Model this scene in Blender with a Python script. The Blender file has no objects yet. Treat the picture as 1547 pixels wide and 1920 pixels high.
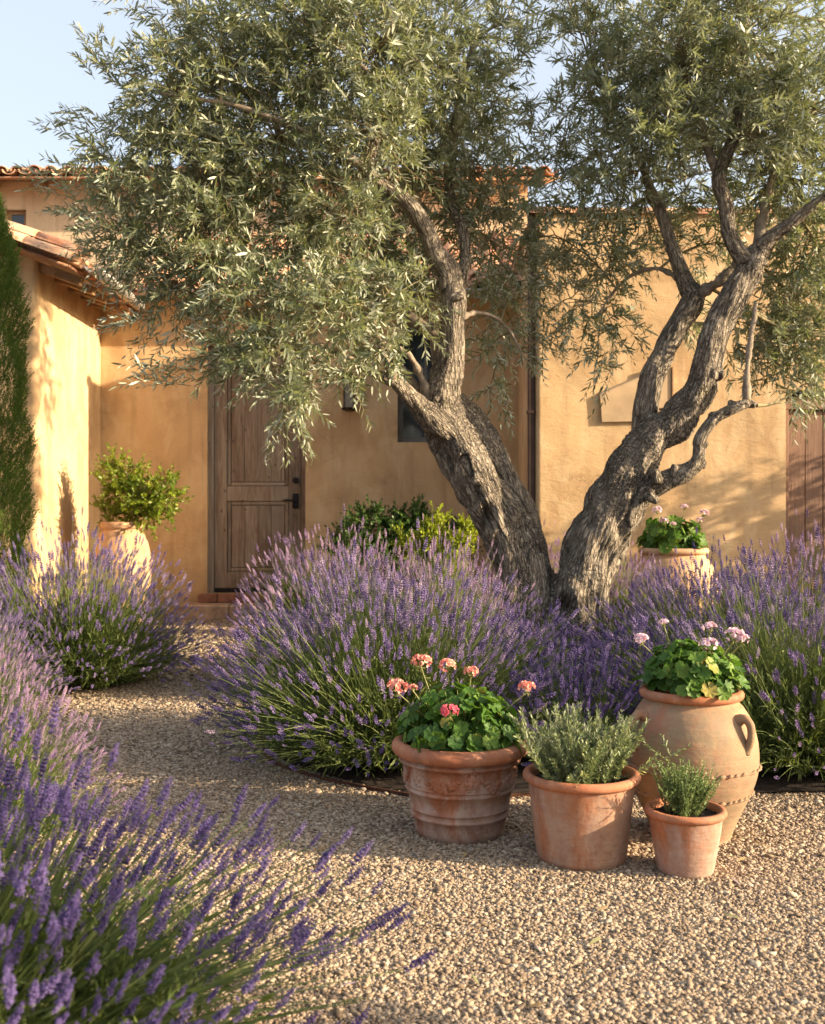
import bpy, math, random
import numpy as np
from mathutils import Vector, noise as mnoise, Matrix
rng = np.random.default_rng(7); random.seed(7)
PI = math.pi
sc = bpy.context.scene
COL = sc.collection
EYE = 1.05; FPX = 2000.0; CX = 773.5; CY = 960.0
def W(px, py, D):                       # where a thing seen at a photo point stands, D metres in front of the camera
    return np.array([(px-CX)/FPX*D, D, EYE+(CY-py)/FPX*D])
A = np.array
def nrm(v): return v/np.maximum(np.linalg.norm(v, axis=-1, keepdims=True), 1e-9)

# ------------------------------------------------------------------ mesh helpers
class MB:
    def __init__(s): s.V=[]; s.F={3:[],4:[]}; s.N=[]; s.n=0; s.attr={}; s.mi={3:[],4:[]}
    def add(s, V, F, rnd=None, mi=0, **at):
        V=np.asarray(V,float).reshape(-1,3)
        if not isinstance(F,(list,tuple)): F=[F]
        for f in F:
            f=np.asarray(f,int)
            if f.size==0: continue
            k=f.shape[1]
            if k>4:
                for poly in f: s.N.append(poly+s.n)
                continue
            s.F[k].append(f+s.n); s.mi[k].append(np.full(len(f),mi))
        s.V.append(V)
        r=np.full(len(V),0.5) if rnd is None else np.broadcast_to(rnd,(len(V),))
        s.attr.setdefault('rnd',[]).append(np.asarray(r,float))
        for k,v in at.items(): s.attr.setdefault(k,[]).append(v)
        s.n+=len(V)
        return s
    def build(s, name, mat, parent=None, smooth=False):
        me=bpy.data.meshes.new(name)
        V=np.concatenate(s.V); me.vertices.add(len(V)); me.vertices.foreach_set('co',V.astype(np.float32).ravel())
        lo=[];tot=[];mi=[]
        for k in (3,4):
            if s.F[k]:
                f=np.concatenate(s.F[k]); lo.append(f.ravel()); tot.append(np.full(len(f),k)); mi.append(np.concatenate(s.mi[k]))
        for p in s.N: lo.append(p); tot.append(A([len(p)])); mi.append(A([0]))
        lo=np.concatenate(lo); tot=np.concatenate(tot); mi=np.concatenate(mi)
        me.loops.add(len(lo)); me.loops.foreach_set('vertex_index',lo.astype(np.int32))
        me.polygons.add(len(tot)); st=np.concatenate([[0],np.cumsum(tot)[:-1]])
        me.polygons.foreach_set('loop_start',st.astype(np.int32)); me.polygons.foreach_set('loop_total',tot.astype(np.int32))
        me.polygons.foreach_set('use_smooth',np.full(len(tot),bool(smooth)))
        mats=mat if isinstance(mat,(list,tuple)) else [mat]
        for m in mats: me.materials.append(m)
        if len(mats)>1: me.polygons.foreach_set('material_index',mi.astype(np.int32))
        for k,v in s.attr.items():
            v=np.concatenate(v)
            if v.ndim==1: a=me.attributes.new(k,'FLOAT','POINT'); a.data.foreach_set('value',v.astype(np.float32))
            else: a=me.attributes.new(k,'FLOAT_VECTOR','POINT'); a.data.foreach_set('vector',v.astype(np.float32).ravel())
        me.update(calc_edges=True); me.validate()
        o=bpy.data.objects.new(name,me); COL.objects.link(o)
        if parent: o.parent=parent
        return o
def bake(mb, pV, pF, M, T, rnd, prnd=None, w=0.0):
    """N transformed copies of a prototype shape, into one mesh"""
    N=len(T); nv=len(pV)
    V=(np.einsum('nij,vj->nvi',M,pV)+T[:,None,:]).reshape(-1,3)
    off=(np.arange(N)*nv)[:,None,None]
    F=[(np.asarray(f)[None]+off).reshape(-1,np.asarray(f).shape[1]) for f in pF]
    r=np.repeat(rnd,nv)
    if prnd is not None: r=r*(1-w)+np.tile(prnd,N)*w
    mb.add(V,F,r)
def frames(d, s=None, roll=None):
    """orthonormal columns (side, d, normal)"""
    d=nrm(d); N=len(d)
    ref=np.where(np.abs(d[:,2:3])>0.95,A([[1.,0,0]]),A([[0,0,1.]]))
    x=nrm(np.cross(d,ref)); z=np.cross(x,d)
    if roll is not None:
        c,sn=np.cos(roll)[:,None],np.sin(roll)[:,None]
        x,z=x*c+z*sn,z*c-x*sn
    return np.stack([x,d,z],axis=2)
def tubes(mb, P, R, sides=4, rnd=None, cap=False, **kw):
    """P (N,K,3), R (N,K)"""
    P=np.asarray(P,float); R=np.asarray(R,float)
    N,K,_=P.shape
    t=nrm(np.gradient(P,axis=1))
    m=nrm(t.mean(axis=1))
    ref=np.where(np.abs(m[:,2:3])>0.8,A([[1.,0,0]]),A([[0,0,1.]]))[:,None,:]
    x=nrm(np.cross(t,np.broadcast_to(ref,t.shape))); y=np.cross(t,x)
    a=np.arange(sides)/sides*2*PI
    V=P[:,:,None,:]+R[:,:,None,None]*(x[:,:,None,:]*np.cos(a)[None,None,:,None]+y[:,:,None,:]*np.sin(a)[None,None,:,None])
    i=np.arange(sides); j=(i+1)%sides; k=np.arange(K-1)[:,None]
    q=np.stack([k*sides+i,k*sides+j,(k+1)*sides+j,(k+1)*sides+i],axis=-1).reshape(-1,4)
    F=(q[None]+(np.arange(N)*K*sides)[:,None,None]).reshape(-1,4)
    r=None if rnd is None else np.repeat(rnd,K*sides)
    n0=mb.n
    mb.add(V.reshape(-1,3),F,r,**kw)
    if cap:
        for n in range(N):
            b=n0+n*K*sides
            mb.N.append(b+np.arange(sides)[::-1]); mb.N.append(b+(K-1)*sides+np.arange(sides))
def catmull(pts, n):
    pts=np.asarray(pts,float); K=len(pts)
    p=np.vstack([2*pts[0]-pts[1],pts,2*pts[-1]-pts[-2]])
    out=[]
    for u in np.linspace(0,K-1-1e-9,n):
        i=int(u); t=u-i; a,b,c,d=p[i],p[i+1],p[i+2],p[i+3]
        out.append(.5*((2*b)+(-a+c)*t+(2*a-5*b+4*c-d)*t*t+(-a+3*b-3*c+d)*t**3))
    return A(out)
def box(mb, x0,x1,y0,y1,z0,z1, rnd=None, mi=0, M=None, bev=0.0):
    if bev>0:
        X=[x0,x1];Y=[y0,y1];Z=[z0,z1]; b=bev
        V=[];
        for sx in (0,1):
            for sy in (0,1):
                for sz in (0,1):
                    dx,dy,dz=(b,-b)[sx],(b,-b)[sy],(b,-b)[sz]
                    V+= [[X[sx],Y[sy]+dy,Z[sz]+dz],[X[sx]+dx,Y[sy],Z[sz]+dz],[X[sx]+dx,Y[sy]+dy,Z[sz]]]
        def I(sx,sy,sz,a): return (sx*4+sy*2+sz)*3+a
        F=[]
        for s_ in (0,1):
            f=[I(s_,0,0,0),I(s_,0,1,0),I(s_,1,1,0),I(s_,1,0,0)]; F.append(f if s_==0 else f[::-1])
            f=[I(0,s_,0,1),I(1,s_,0,1),I(1,s_,1,1),I(0,s_,1,1)]; F.append(f if s_==0 else f[::-1])
            f=[I(0,0,s_,2),I(0,1,s_,2),I(1,1,s_,2),I(1,0,s_,2)]; F.append(f if s_==0 else f[::-1])
        for u in (0,1):
            for v in (0,1):
                e=[I(u,v,0,0),I(u,v,1,0),I(u,v,1,1),I(u,v,0,1)]; F.append(e if u==v else e[::-1])
                e=[I(u,0,v,0),I(u,1,v,0),I(u,1,v,2),I(u,0,v,2)]; F.append(e[::-1] if u==v else e)
                e=[I(0,u,v,1),I(1,u,v,1),I(1,u,v,2),I(0,u,v,2)]; F.append(e if u==v else e[::-1])
        T=[]
        for sx in (0,1):
            for sy in (0,1):
                for sz in (0,1):
                    t=[I(sx,sy,sz,0),I(sx,sy,sz,1),I(sx,sy,sz,2)]; T.append(t if (sx+sy+sz)%2==0 else t[::-1])
        V=A(V,float); FF=[A(F),A(T)]
    else:
        V=A([[x,y,z] for x in (x0,x1) for y in (y0,y1) for z in (z0,z1)],float)
        FF=[A([[0,1,3,2],[4,6,7,5],[0,4,5,1],[2,3,7,6],[0,2,6,4],[1,5,7,3]])]
    if M is not None: V=V@M[:3,:3].T+M[:3,3]
    mb.add(V,FF,rnd,mi)
def lathe(mb, prof, cx=0,cy=0,cz=0, seg=96, wob=0.0, seed=0, rnd=0.5):
    prof=A(prof,float); K=len(prof); a=np.arange(seg)/seg*2*PI
    w=1+wob*(np.sin(2*a+seed)+.6*np.sin(3*a+2*seed))[None,:]*(0.6+.4*np.sin(prof[:,1:2]*17+seed))
    V=np.stack([prof[:,0:1]*np.cos(a)*w,prof[:,0:1]*np.sin(a)*w,np.broadcast_to(prof[:,1:2],(K,seg))],-1)+A([cx,cy,cz])
    i=np.arange(seg); j=(i+1)%seg; k=np.arange(K-1)[:,None]
    F=np.stack([k*seg+i,k*seg+j,(k+1)*seg+j,(k+1)*seg+i],-1).reshape(-1,4)
    mb.add(V.reshape(-1,3),F,rnd)
def empty(name, loc, label, cat, group=None):
    o=bpy.data.objects.new(name,None); COL.objects.link(o); o.location=loc; o.empty_display_size=.1
    tag(o,label,cat,group); return o
def tag(o,label=None,cat=None,group=None,kind=None):
    if label:o['label']=label
    if cat:o['category']=cat
    if group:o['group']=group
    if kind:o['kind']=kind
    return o

# ------------------------------------------------------------------ materials
def newmat(name):
    m=bpy.data.materials.new(name); m.use_nodes=True; nt=m.node_tree; nt.nodes.clear(); return m,nt
class NT:
    def __init__(s,nt): s.nt=nt
    def n(s,t,**k):
        nd=s.nt.nodes.new(t)
        for a,b in k.items():
            if a.startswith('i_'): nd.inputs[a[2:].replace('_',' ')].default_value=b
            else: setattr(nd,a,b)
        return nd
    def l(s,a,b): s.nt.links.new(a,b)
    def ramp(s,fac,stops,interp='LINEAR'):
        r=s.n('ShaderNodeValToRGB'); e=r.color_ramp.elements; r.color_ramp.interpolation=interp
        while len(e)>1: e.remove(e[-1])
        e[0].position=stops[0][0]; e[0].color=(*stops[0][1],1)
        for p,c in stops[1:]: x=e.new(p); x.color=(*c,1)
        s.l(fac,r.inputs[0]); return r.outputs[0]
    def noise(s,vec,scale,detail=4,rough=.55,dist=0.0):
        n=s.n('ShaderNodeTexNoise'); n.inputs['Scale'].default_value=scale; n.inputs['Detail'].default_value=detail
        n.inputs['Roughness'].default_value=rough; n.inputs['Distortion'].default_value=dist
        if vec is not None: s.l(vec,n.inputs['Vector'])
        return n.outputs['Fac']
    def mapr(s,vec,scale=(1,1,1),rot=(0,0,0)):
        m=s.n('ShaderNodeMapping'); m.inputs['Scale'].default_value=scale; m.inputs['Rotation'].default_value=rot; s.l(vec,m.inputs['Vector']); return m.outputs[0]
    def mix(s,f,a,b,mode='MIX'):
        m=s.n('ShaderNodeMix',data_type='RGBA',blend_type=mode)
        for v,i in ((f,0),(a,6),(b,7)):
            if hasattr(v,'links'): s.l(v,m.inputs[i])
            elif i==0: m.inputs[0].default_value=v
            else: m.inputs[i].default_value=(*v,1)
        return m.outputs[2]
    def math(s,op,a,b=0.0):
        m=s.n('ShaderNodeMath',operation=op)
        for v,i in ((a,0),(b,1)):
            if hasattr(v,'links'): s.l(v,m.inputs[i])
            else: m.inputs[i].default_value=v
        return m.outputs[0]
    def rng(s,v,a,b,c=0.,d=1.):
        m=s.n('ShaderNodeMapRange'); s.l(v,m.inputs[0])
        for i,x in zip((1,2,3,4),(a,b,c,d)): m.inputs[i].default_value=x
        return m.outputs[0]
    def bump(s,h,dist,strength=1.0,normal=None):
        b=s.n('ShaderNodeBump'); b.inputs['Strength'].default_value=strength; b.inputs['Distance'].default_value=dist
        s.l(h,b.inputs['Height'])
        if normal is not None: s.l(normal,b.inputs['Normal'])
        return b.outputs[0]
    def pbsdf(s,col,rough=.8,normal=None,spec=.3,metal=0.0,out=True):
        p=s.n('ShaderNodeBsdfPrincipled')
        if hasattr(col,'links'): s.l(col,p.inputs['Base Color'])
        else: p.inputs['Base Color'].default_value=(*col,1)
        if hasattr(rough,'links'): s.l(rough,p.inputs['Roughness'])
        else: p.inputs['Roughness'].default_value=rough
        p.inputs['Specular IOR Level'].default_value=spec; p.inputs['Metallic'].default_value=metal
        if normal is not None: s.l(normal,p.inputs['Normal'])
        if out: s.out(p.outputs[0])
        return p.outputs[0]
    def out(s,sh):
        o=s.n('ShaderNodeOutputMaterial'); s.l(sh,o.inputs[0])
    def obj(s): return s.n('ShaderNodeTexCoord').outputs['Object']
    def pos(s): return s.n('ShaderNodeNewGeometry').outputs['Position']
    def attr(s,name,out='Fac'): return s.n('ShaderNodeAttribute',attribute_name=name).outputs[out]

def leaf_mat(name, stops, back=None, transl=.3, tcol=None, rough=.45, spec=.4):
    m,nt=newmat(name); N=NT(nt)
    c=N.ramp(N.attr('rnd'),stops)
    if back is not None:
        g=N.n('ShaderNodeNewGeometry'); c2=N.mix(g.outputs['Backfacing'],c,back)
    else: c2=c
    p=N.pbsdf(c2,rough,spec=spec,out=False)
    t=N.n('ShaderNodeBsdfTranslucent')
    N.l(N.mix(.5,c,tcol) if tcol else c, t.inputs[0])
    mx=N.n('ShaderNodeMixShader'); mx.inputs[0].default_value=transl; N.l(p,mx.inputs[1]); N.l(t.outputs[0],mx.inputs[2])
    N.out(mx.outputs[0]); return m

def stucco(name, c1, c2, c3, stain=(.2,.13,.075)):
    m,nt=newmat(name); N=NT(nt); p=N.pos()
    a=N.noise(p,1.1,6,.6,.6); b=N.noise(N.mapr(p,(1,1,.45)),4.5,5,.62,.8)
    c=N.mix(N.rng(a,.42,.6),c1,c2); c=N.mix(N.rng(b,.46,.66,0,.7),c,c3)
    # weathering: rain streaks, damp foot of the wall, trowel marks
    st=N.noise(N.mapr(p,(7,7,.5)),1.0,5,.6); c=N.mix(N.rng(st,.53,.75,0,.4),c,stain)
    cr=N.n('ShaderNodeTexVoronoi',feature='DISTANCE_TO_EDGE'); cr.inputs['Scale'].default_value=.9; dv=N.n('ShaderNodeVectorMath',operation='ADD'); N.l(p,dv.inputs[0]); nz=N.n('ShaderNodeTexNoise'); nz.inputs['Scale'].default_value=2.2; nz.inputs['Detail'].default_value=8; N.l(p,nz.inputs['Vector']); N.l(nz.outputs['Color'],dv.inputs[1]); N.l(dv.outputs[0],cr.inputs['Vector'])
    c=N.mix(N.math('MULTIPLY',N.rng(cr.outputs['Distance'],0,.004,.5,0),N.rng(a,.5,.56)),c,(.16,.10,.06))
    se=N.n('ShaderNodeSeparateXYZ'); N.l(p,se.inputs[0])
    ft=N.math('ADD',se.outputs[2],N.math('MULTIPLY',N.noise(p,3,4),.5)); c=N.mix(N.rng(ft,.25,.85,.6,0),c,stain)
    h=N.noise(p,55,5,.7); h2=N.noise(N.mapr(p,(1,1,2.2)),7,4,.6,1.2); h3=N.noise(p,1.6,2)
    n1=N.bump(h,.004,.55); n2=N.bump(h2,.011,.45,n1); n3=N.bump(h3,.06,.4,n2)
    N.pbsdf(c,.92,n3,spec=.15); return m
M={}
M['stucco']=stucco('ochre_stucco',(.56,.385,.215),(.43,.285,.155),(.62,.465,.285))
M['stucco_pale']=stucco('pale_stucco',(.62,.47,.31),(.54,.40,.26),(.66,.52,.36))
def terracotta(name, base, dark, lime, lime_amt=.5, low=(0,.2), scale=1.0, bump_lines=False):
    m,nt=newmat(name); N=NT(nt); p=N.obj()
    a=N.noise(p,6*scale,5,.6,.5); b=N.noise(p,16*scale,5,.65,.4)
    c=N.mix(N.rng(a,.44,.57),base,dark); c=N.mix(N.rng(b,.5,.66,0,.55),c,tuple(min(1,x*1.35) for x in base))
    se=N.n('ShaderNodeSeparateXYZ'); N.l(p,se.inputs[0])
    lw=N.rng(se.outputs[2],low[0],low[1],1,0)
    st=N.noise(N.mapr(p,(1.2,1.2,.5)),9*scale,6,.7,.6); st2=N.noise(p,40,4,.6)
    f=N.math('MULTIPLY',N.rng(N.math('ADD',N.math('MULTIPLY',st,1.0),N.math('MULTIPLY',lw,.16)),.45,.62),N.rng(st2,.25,.6,.45,1))
    c=N.mix(N.math('MULTIPLY',f,lime_amt),c,lime)
    g=N.noise(N.mapr(p,(1,1,.35)),5*scale,4,.6); c=N.mix(N.rng(g,.5,.68,0,.5),c,(.12,.075,.05))
    sp=N.noise(p,130,2,.5); c=N.mix(N.rng(sp,.66,.74,0,.5),c,(.09,.06,.045))
    h=N.noise(p,70,5,.7); n=N.bump(h,.003,.5); h2=N.noise(N.mapr(p,(1,1,6)),9,3,.5); n=N.bump(h2,.006,.5,n)
    N.pbsdf(c,N.rng(b,.3,.7,.65,.88),n,spec=.25); return m
M['terra_a']=terracotta('terracotta_aged',(.30,.115,.058),(.22,.08,.045),(.44,.35,.29),.75,(0,.24))
M['terra_b']=terracotta('terracotta_limed',(.33,.135,.065),(.22,.085,.048),(.40,.285,.215),.75,(0,.28))
M['terra_c']=terracotta('terracotta_small',(.36,.14,.065),(.25,.09,.05),(.43,.32,.27),.8,(0,.16))
M['terra_jar']=terracotta('terracotta_jar',(.32,.21,.12),(.33,.145,.085),(.22,.175,.115),.8,(0,.5),.8)
M['terra_rim']=terracotta('terracotta_rim',(.38,.145,.07),(.29,.105,.055),(.5,.33,.22),.25,(0,.1))
M['terra_far']=terracotta('terracotta_far',(.52,.31,.17),(.45,.235,.125),(.5,.38,.26),.4,(0,1))
def roofmat(name,stops):
    m,nt=newmat(name); N=NT(nt); p=N.pos()
    c=N.ramp(N.attr('rnd'),stops); c=N.mix(N.rng(N.noise(p,9,5,.65),.45,.7,0,.65),c,(.55,.42,.3)); c=N.mix(N.rng(N.noise(p,23,4),.55,.75,0,.7),c,(.12,.09,.065))
    N.pbsdf(c,.85,N.bump(N.noise(p,60,4),.004,.6),spec=.2); return m
M['tile']=roofmat('clay_tile',[(0,(.42,.19,.11)),(.4,(.5,.25,.14)),(.7,(.55,.33,.2)),(1,(.36,.17,.11))])
def wood(name, stops, grain=(14,14,.9), rough=.75, rust=True, seed=0.):
    m,nt=newmat(name); N=NT(nt); p=N.pos()
    g=N.noise(N.mapr(p,grain),3.0,7,.65,1.2); g2=N.noise(N.mapr(p,(grain[0]*4,grain[1]*4,grain[2]*1.2)),3,4,.6,.5)
    w=N.noise(N.mapr(p,(2.5,2.5,.9)),1.6,4,.6,.4)
    c=N.ramp(N.math('ADD',N.math('MULTIPLY',N.rng(g,.3,.7),.6),N.math('MULTIPLY',N.attr('rnd'),.4)),stops)
    c=N.mix(N.rng(w,.45,.7,0,.6),c,stops[-1][1])
    if rust:
        r=N.noise(N.mapr(p,(9,9,1.1)),1.1,4,.6,.3); c=N.mix(N.rng(r,.6,.72,0,.75),c,(.2,.075,.022))
    kn=N.n('ShaderNodeTexVoronoi'); kn.inputs['Scale'].default_value=1; N.l(N.mapr(p,(9,9,5)),kn.inputs['Vector'])
    c=N.mix(N.rng(kn.outputs['Distance'],.05,.11,.8,0),c,(.05,.03,.02))
    c=N.mix(N.rng(g2,.55,.75,0,.5),c,(.05,.033,.022))
    N.pbsdf(c,rough,N.bump(g2,.003,.8,N.bump(g,.006,.6)),spec=.25); return m
M['door_wood']=wood('weathered_door_wood',[(.15,(.10,.075,.055)),(.42,(.19,.135,.095)),(.6,(.26,.195,.145)),(.85,(.31,.265,.215))])
M['beam_wood']=wood('old_beam_wood',[(.2,(.20,.12,.065)),(.8,(.36,.23,.13))],(3,3,3),rust=False)
M['garage_wood']=wood('brown_plank_wood',[(.2,(.17,.10,.07)),(.8,(.26,.155,.105))],rust=False)
def plain(name,c,rough=.6,metal=0.,spec=.3,var=.25,sc_=12,bump=.001):
    m,nt=newmat(name); N=NT(nt); p=N.pos(); v=N.noise(p,sc_,5,.65)
    col=N.mix(N.rng(v,.35,.7),tuple(x*(1-var) for x in c),tuple(min(1,x*(1+var)) for x in c))
    N.pbsdf(col,rough,N.bump(N.noise(p,sc_*6,3),bump,.6),spec,metal); return m
M['iron']=plain('black_iron',(.018,.017,.018),.45,.6)
M['darkmetal']=plain('dark_brown_metal',(.045,.028,.026),.5,.2)
M['zinc']=plain('galvanised_gutter',(.42,.38,.33),.45,.5)
M['rust']=plain('rusty_steel',(.10,.042,.024),.85,.1,var=.5,sc_=25,bump=.003)
M['frame_grey']=plain('grey_window_frame',(.13,.13,.12),.6)
M['soil']=plain('dark_soil',(.035,.024,.018),.95,var=.6,sc_=60,bump=.02)
M['brick']=plain('red_brick_sill',(.22,.10,.065),.85,var=.3,sc_=20,bump=.004)
M['stone']=plain('worn_stone_step',(.36,.25,.17),.85,var=.35,sc_=9,bump=.01)
M['panel']=plain('beige_painted_panel',(.44,.32,.2),.85,var=.15,sc_=5)
M['mulch']=plain('dark_mulch',(.035,.024,.018),.95,var=.6,sc_=45,bump=.03)
def glassm():
    m,nt=newmat('window_glass'); N=NT(nt); N.pbsdf((.02,.028,.036),.06,spec=.8); return m
M['glass']=glassm()
def amber():
    m,nt=newmat('seeded_lantern_glass'); N=NT(nt); N.pbsdf((.22,.2,.16),.2,spec=.6); return m
M['lglass']=amber()
# foliage
M['olive']=leaf_mat('olive_leaf',[(0,(.055,.08,.048)),(.35,(.125,.155,.09)),(.7,(.21,.235,.14)),(.93,(.31,.33,.20)),(1,(.38,.36,.08))],back=(.40,.43,.33),transl=.34,tcol=(.30,.33,.05),rough=.42,spec=.5)
M['lav_green']=leaf_mat('lavender_green',[(0,(.035,.06,.018)),(.5,(.105,.145,.04)),(1,(.24,.27,.10))],transl=.3,tcol=(.25,.32,.04),rough=.6,spec=.25)
M['lav_flower']=leaf_mat('lavender_flower',[(0,(.13,.095,.10)),(.08,(.08,.055,.13)),(.3,(.14,.10,.245)),(.55,(.22,.165,.33)),(.8,(.35,.27,.34)),(1,(.45,.38,.36))],transl=.25,rough=.7,spec=.2)
M['lav_pink']=leaf_mat('lavender_mauve',[(0,(.14,.08,.20)),(.4,(.31,.205,.35)),(.8,(.46,.33,.41)),(1,(.54,.44,.42))],transl=.25,rough=.7,spec=.2)
M['lav_deep']=leaf_mat('lavender_deep',[(0,(.05,.036,.10)),(.4,(.10,.07,.205)),(.75,(.165,.12,.30)),(1,(.27,.23,.29))],transl=.25,rough=.7,spec=.2)
M['geran']=leaf_mat('geranium_leaf',[(0,(.028,.075,.012)),(.5,(.07,.15,.02)),(.9,(.14,.22,.03)),(1,(.30,.25,.06))],transl=.28,tcol=(.16,.34,.02),rough=.55,spec=.3)
M['gstalk']=leaf_mat('geranium_stalk',[(0,(.14,.19,.05)),(1,(.3,.26,.1))],transl=.1)
M['gflow']=leaf_mat('salmon_petal',[(0,(.62,.13,.12)),(.4,(.8,.32,.26)),(1,(.86,.55,.42))],transl=.3,rough=.6,spec=.2)
M['gpink']=leaf_mat('hot_pink_petal',[(0,(.62,.05,.12)),(1,(.85,.25,.28))],transl=.3,rough=.6,spec=.2)
M['gpale']=leaf_mat('pale_pink_petal',[(0,(.68,.42,.52)),(1,(.86,.70,.76))],transl=.3,rough=.6,spec=.2)
M['rosem']=leaf_mat('rosemary_leaf',[(0,(.08,.12,.045)),(.6,(.18,.225,.085)),(1,(.32,.34,.13))],back=(.25,.28,.19),transl=.2,rough=.5)
M['thyme']=leaf_mat('thyme_leaf',[(0,(.09,.15,.05)),(1,(.25,.32,.11))],transl=.25)
M['cyp']=leaf_mat('cypress_foliage',[(0,(.05,.10,.018)),(.6,(.12,.20,.03)),(1,(.26,.32,.05))],transl=.38,tcol=(.15,.2,.02),rough=.6)
M['shrubd']=leaf_mat('dark_shrub_leaf',[(0,(.02,.055,.01)),(1,(.07,.14,.02))],transl=.2)
M['shrubl']=leaf_mat('lime_shrub_leaf',[(0,(.14,.22,.012)),(1,(.36,.42,.03))],transl=.4,tcol=(.42,.46,.02))
M['citrus']=leaf_mat('bright_shrub_leaf',[(0,(.06,.12,.012)),(.6,(.16,.22,.02)),(1,(.30,.32,.04))],transl=.35,tcol=(.35,.4,.02),rough=.4)
def barkm(name,c1,c2,c3,bs):
    m,nt=newmat(name); N=NT(nt); q=N.attr('bark_co','Vector'); p=N.pos()
    v=N.n('ShaderNodeTexVoronoi',feature='DISTANCE_TO_EDGE'); v.inputs['Scale'].default_value=bs
    dq=N.n('ShaderNodeVectorMath',operation='ADD'); N.l(q,dq.inputs[0])
    nz=N.n('ShaderNodeTexNoise'); nz.inputs['Scale'].default_value=bs*.7; nz.inputs['Detail'].default_value=3; N.l(q,nz.inputs['Vector'])
    sc2=N.n('ShaderNodeVectorMath',operation='SCALE'); sc2.inputs[3].default_value=.05; N.l(nz.outputs['Color'],sc2.inputs[0]); N.l(sc2.outputs[0],dq.inputs[1])
    N.l(dq.outputs[0],v.inputs['Vector'])
    e=N.rng(v.outputs['Distance'],0,.22); f=N.noise(q,bs*2.2,5,.7); g=N.noise(p,5,5,.6)
    c=N.mix(N.rng(g,.42,.58),c1,c2); c=N.mix(N.rng(f,.44,.66),c,c3); c=N.mix(N.rng(e,0,.5,.55,0),c,(.05,.037,.028))
    mo=N.noise(p,11,4,.6); c=N.mix(N.rng(mo,.6,.75,0,.35),c,(.16,.15,.06))
    h=N.math('ADD',e,N.math('MULTIPLY',f,.7))
    N.pbsdf(c,.92,N.bump(N.noise(p,90,4,.7),.003,.6,N.bump(h,.016,1.0)),spec=.15); return m
M['bark']=barkm('olive_bark',(.075,.062,.05),(.23,.195,.155),(.44,.38,.30),38)
M['limb']=plain('smooth_olive_limb',(.23,.185,.14),.85,var=.5,sc_=16,bump=.008)
M['twig']=plain('olive_twig',(.20,.17,.095),.8,var=.3)
def gravel_ground():
    m,nt=newmat('gravel_bed'); N=NT(nt); p=N.pos()
    v=N.n('ShaderNodeTexVoronoi'); v.inputs['Scale'].default_value=62; N.l(p,v.inputs['Vector'])
    v2=N.n('ShaderNodeTexVoronoi',feature='DISTANCE_TO_EDGE'); v2.inputs['Scale'].default_value=62; N.l(p,v2.inputs['Vector'])
    se=N.n('ShaderNodeSeparateColor'); N.l(v.outputs['Color'],se.inputs[0])
    c=N.ramp(se.outputs[0],[(0,(.24,.17,.11)),(.4,(.42,.32,.22)),(.8,(.55,.45,.33)),(1,(.3,.24,.19))])
    c=N.mix(N.rng(v2.outputs['Distance'],0,.12,.8,0),c,(.1,.07,.05))
    N.pbsdf(c,.9,N.bump(N.rng(v2.outputs['Distance'],0,.3),.012,1.0),spec=.2); return m
M['gravel']=gravel_ground()
def pebm():
    m,nt=newmat('pebble_stone'); N=NT(nt); p=N.pos()
    c=N.ramp(N.attr('rnd'),[(0,(.085,.062,.043)),(.2,(.19,.14,.095)),(.5,(.29,.22,.15)),(.8,(.37,.29,.205)),(.95,(.47,.395,.30)),(1,(.20,.175,.15))])
    c=N.mix(N.rng(N.noise(p,150,3),.4,.7,0,.35),c,(.3,.21,.14)); 
    c=N.mix(N.rng(N.noise(p,1.5,3),.45,.7,0,.25),c,(.3,.22,.15))
    N.pbsdf(c,.85,N.bump(N.noise(p,300,2),.0015,.7),spec=.25); return m
M['pebble']=pebm()

# ------------------------------------------------------------------ leaf shapes
def leaf_proto(w=.2, bend=.12, fold=.0):
    ys=[0,.3,.68,1.0]; ws=[.06,.5,.4,0]
    V=[[0,0,0]]
    for y,wd in zip(ys[1:3],ws[1:3]):
        z=-bend*y*y
        V+=[[-wd*w,y,z+fold*w*wd],[wd*w,y,z+fold*w*wd]]
    V.append([0,1,-bend])
    return A(V,float),[A([[0,2,1],[3,4,5]]),A([[1,2,4,3]])]
def oval_proto(w=.5,bend=.15,fold=.25):
    V=[[0,0,0]]
    for y,wd in ((.2,.34),(.5,.5),(.8,.32)):
        z=-bend*y*y; V+=[[-wd*w,y,z+fold*w*wd],[0,y,z],[wd*w,y,z+fold*w*wd]]
    V.append([0,1,-bend]); F4=[];F3=[[0,2,1],[0,3,2]]
    for k in (1,4): F4+=[[k,k+1,k+4,k+3],[k+1,k+2,k+5,k+4]]
    F3+=[[7,8,10],[8,9,10]]
    return A(V,float),[A(F3),A(F4)]
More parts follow.
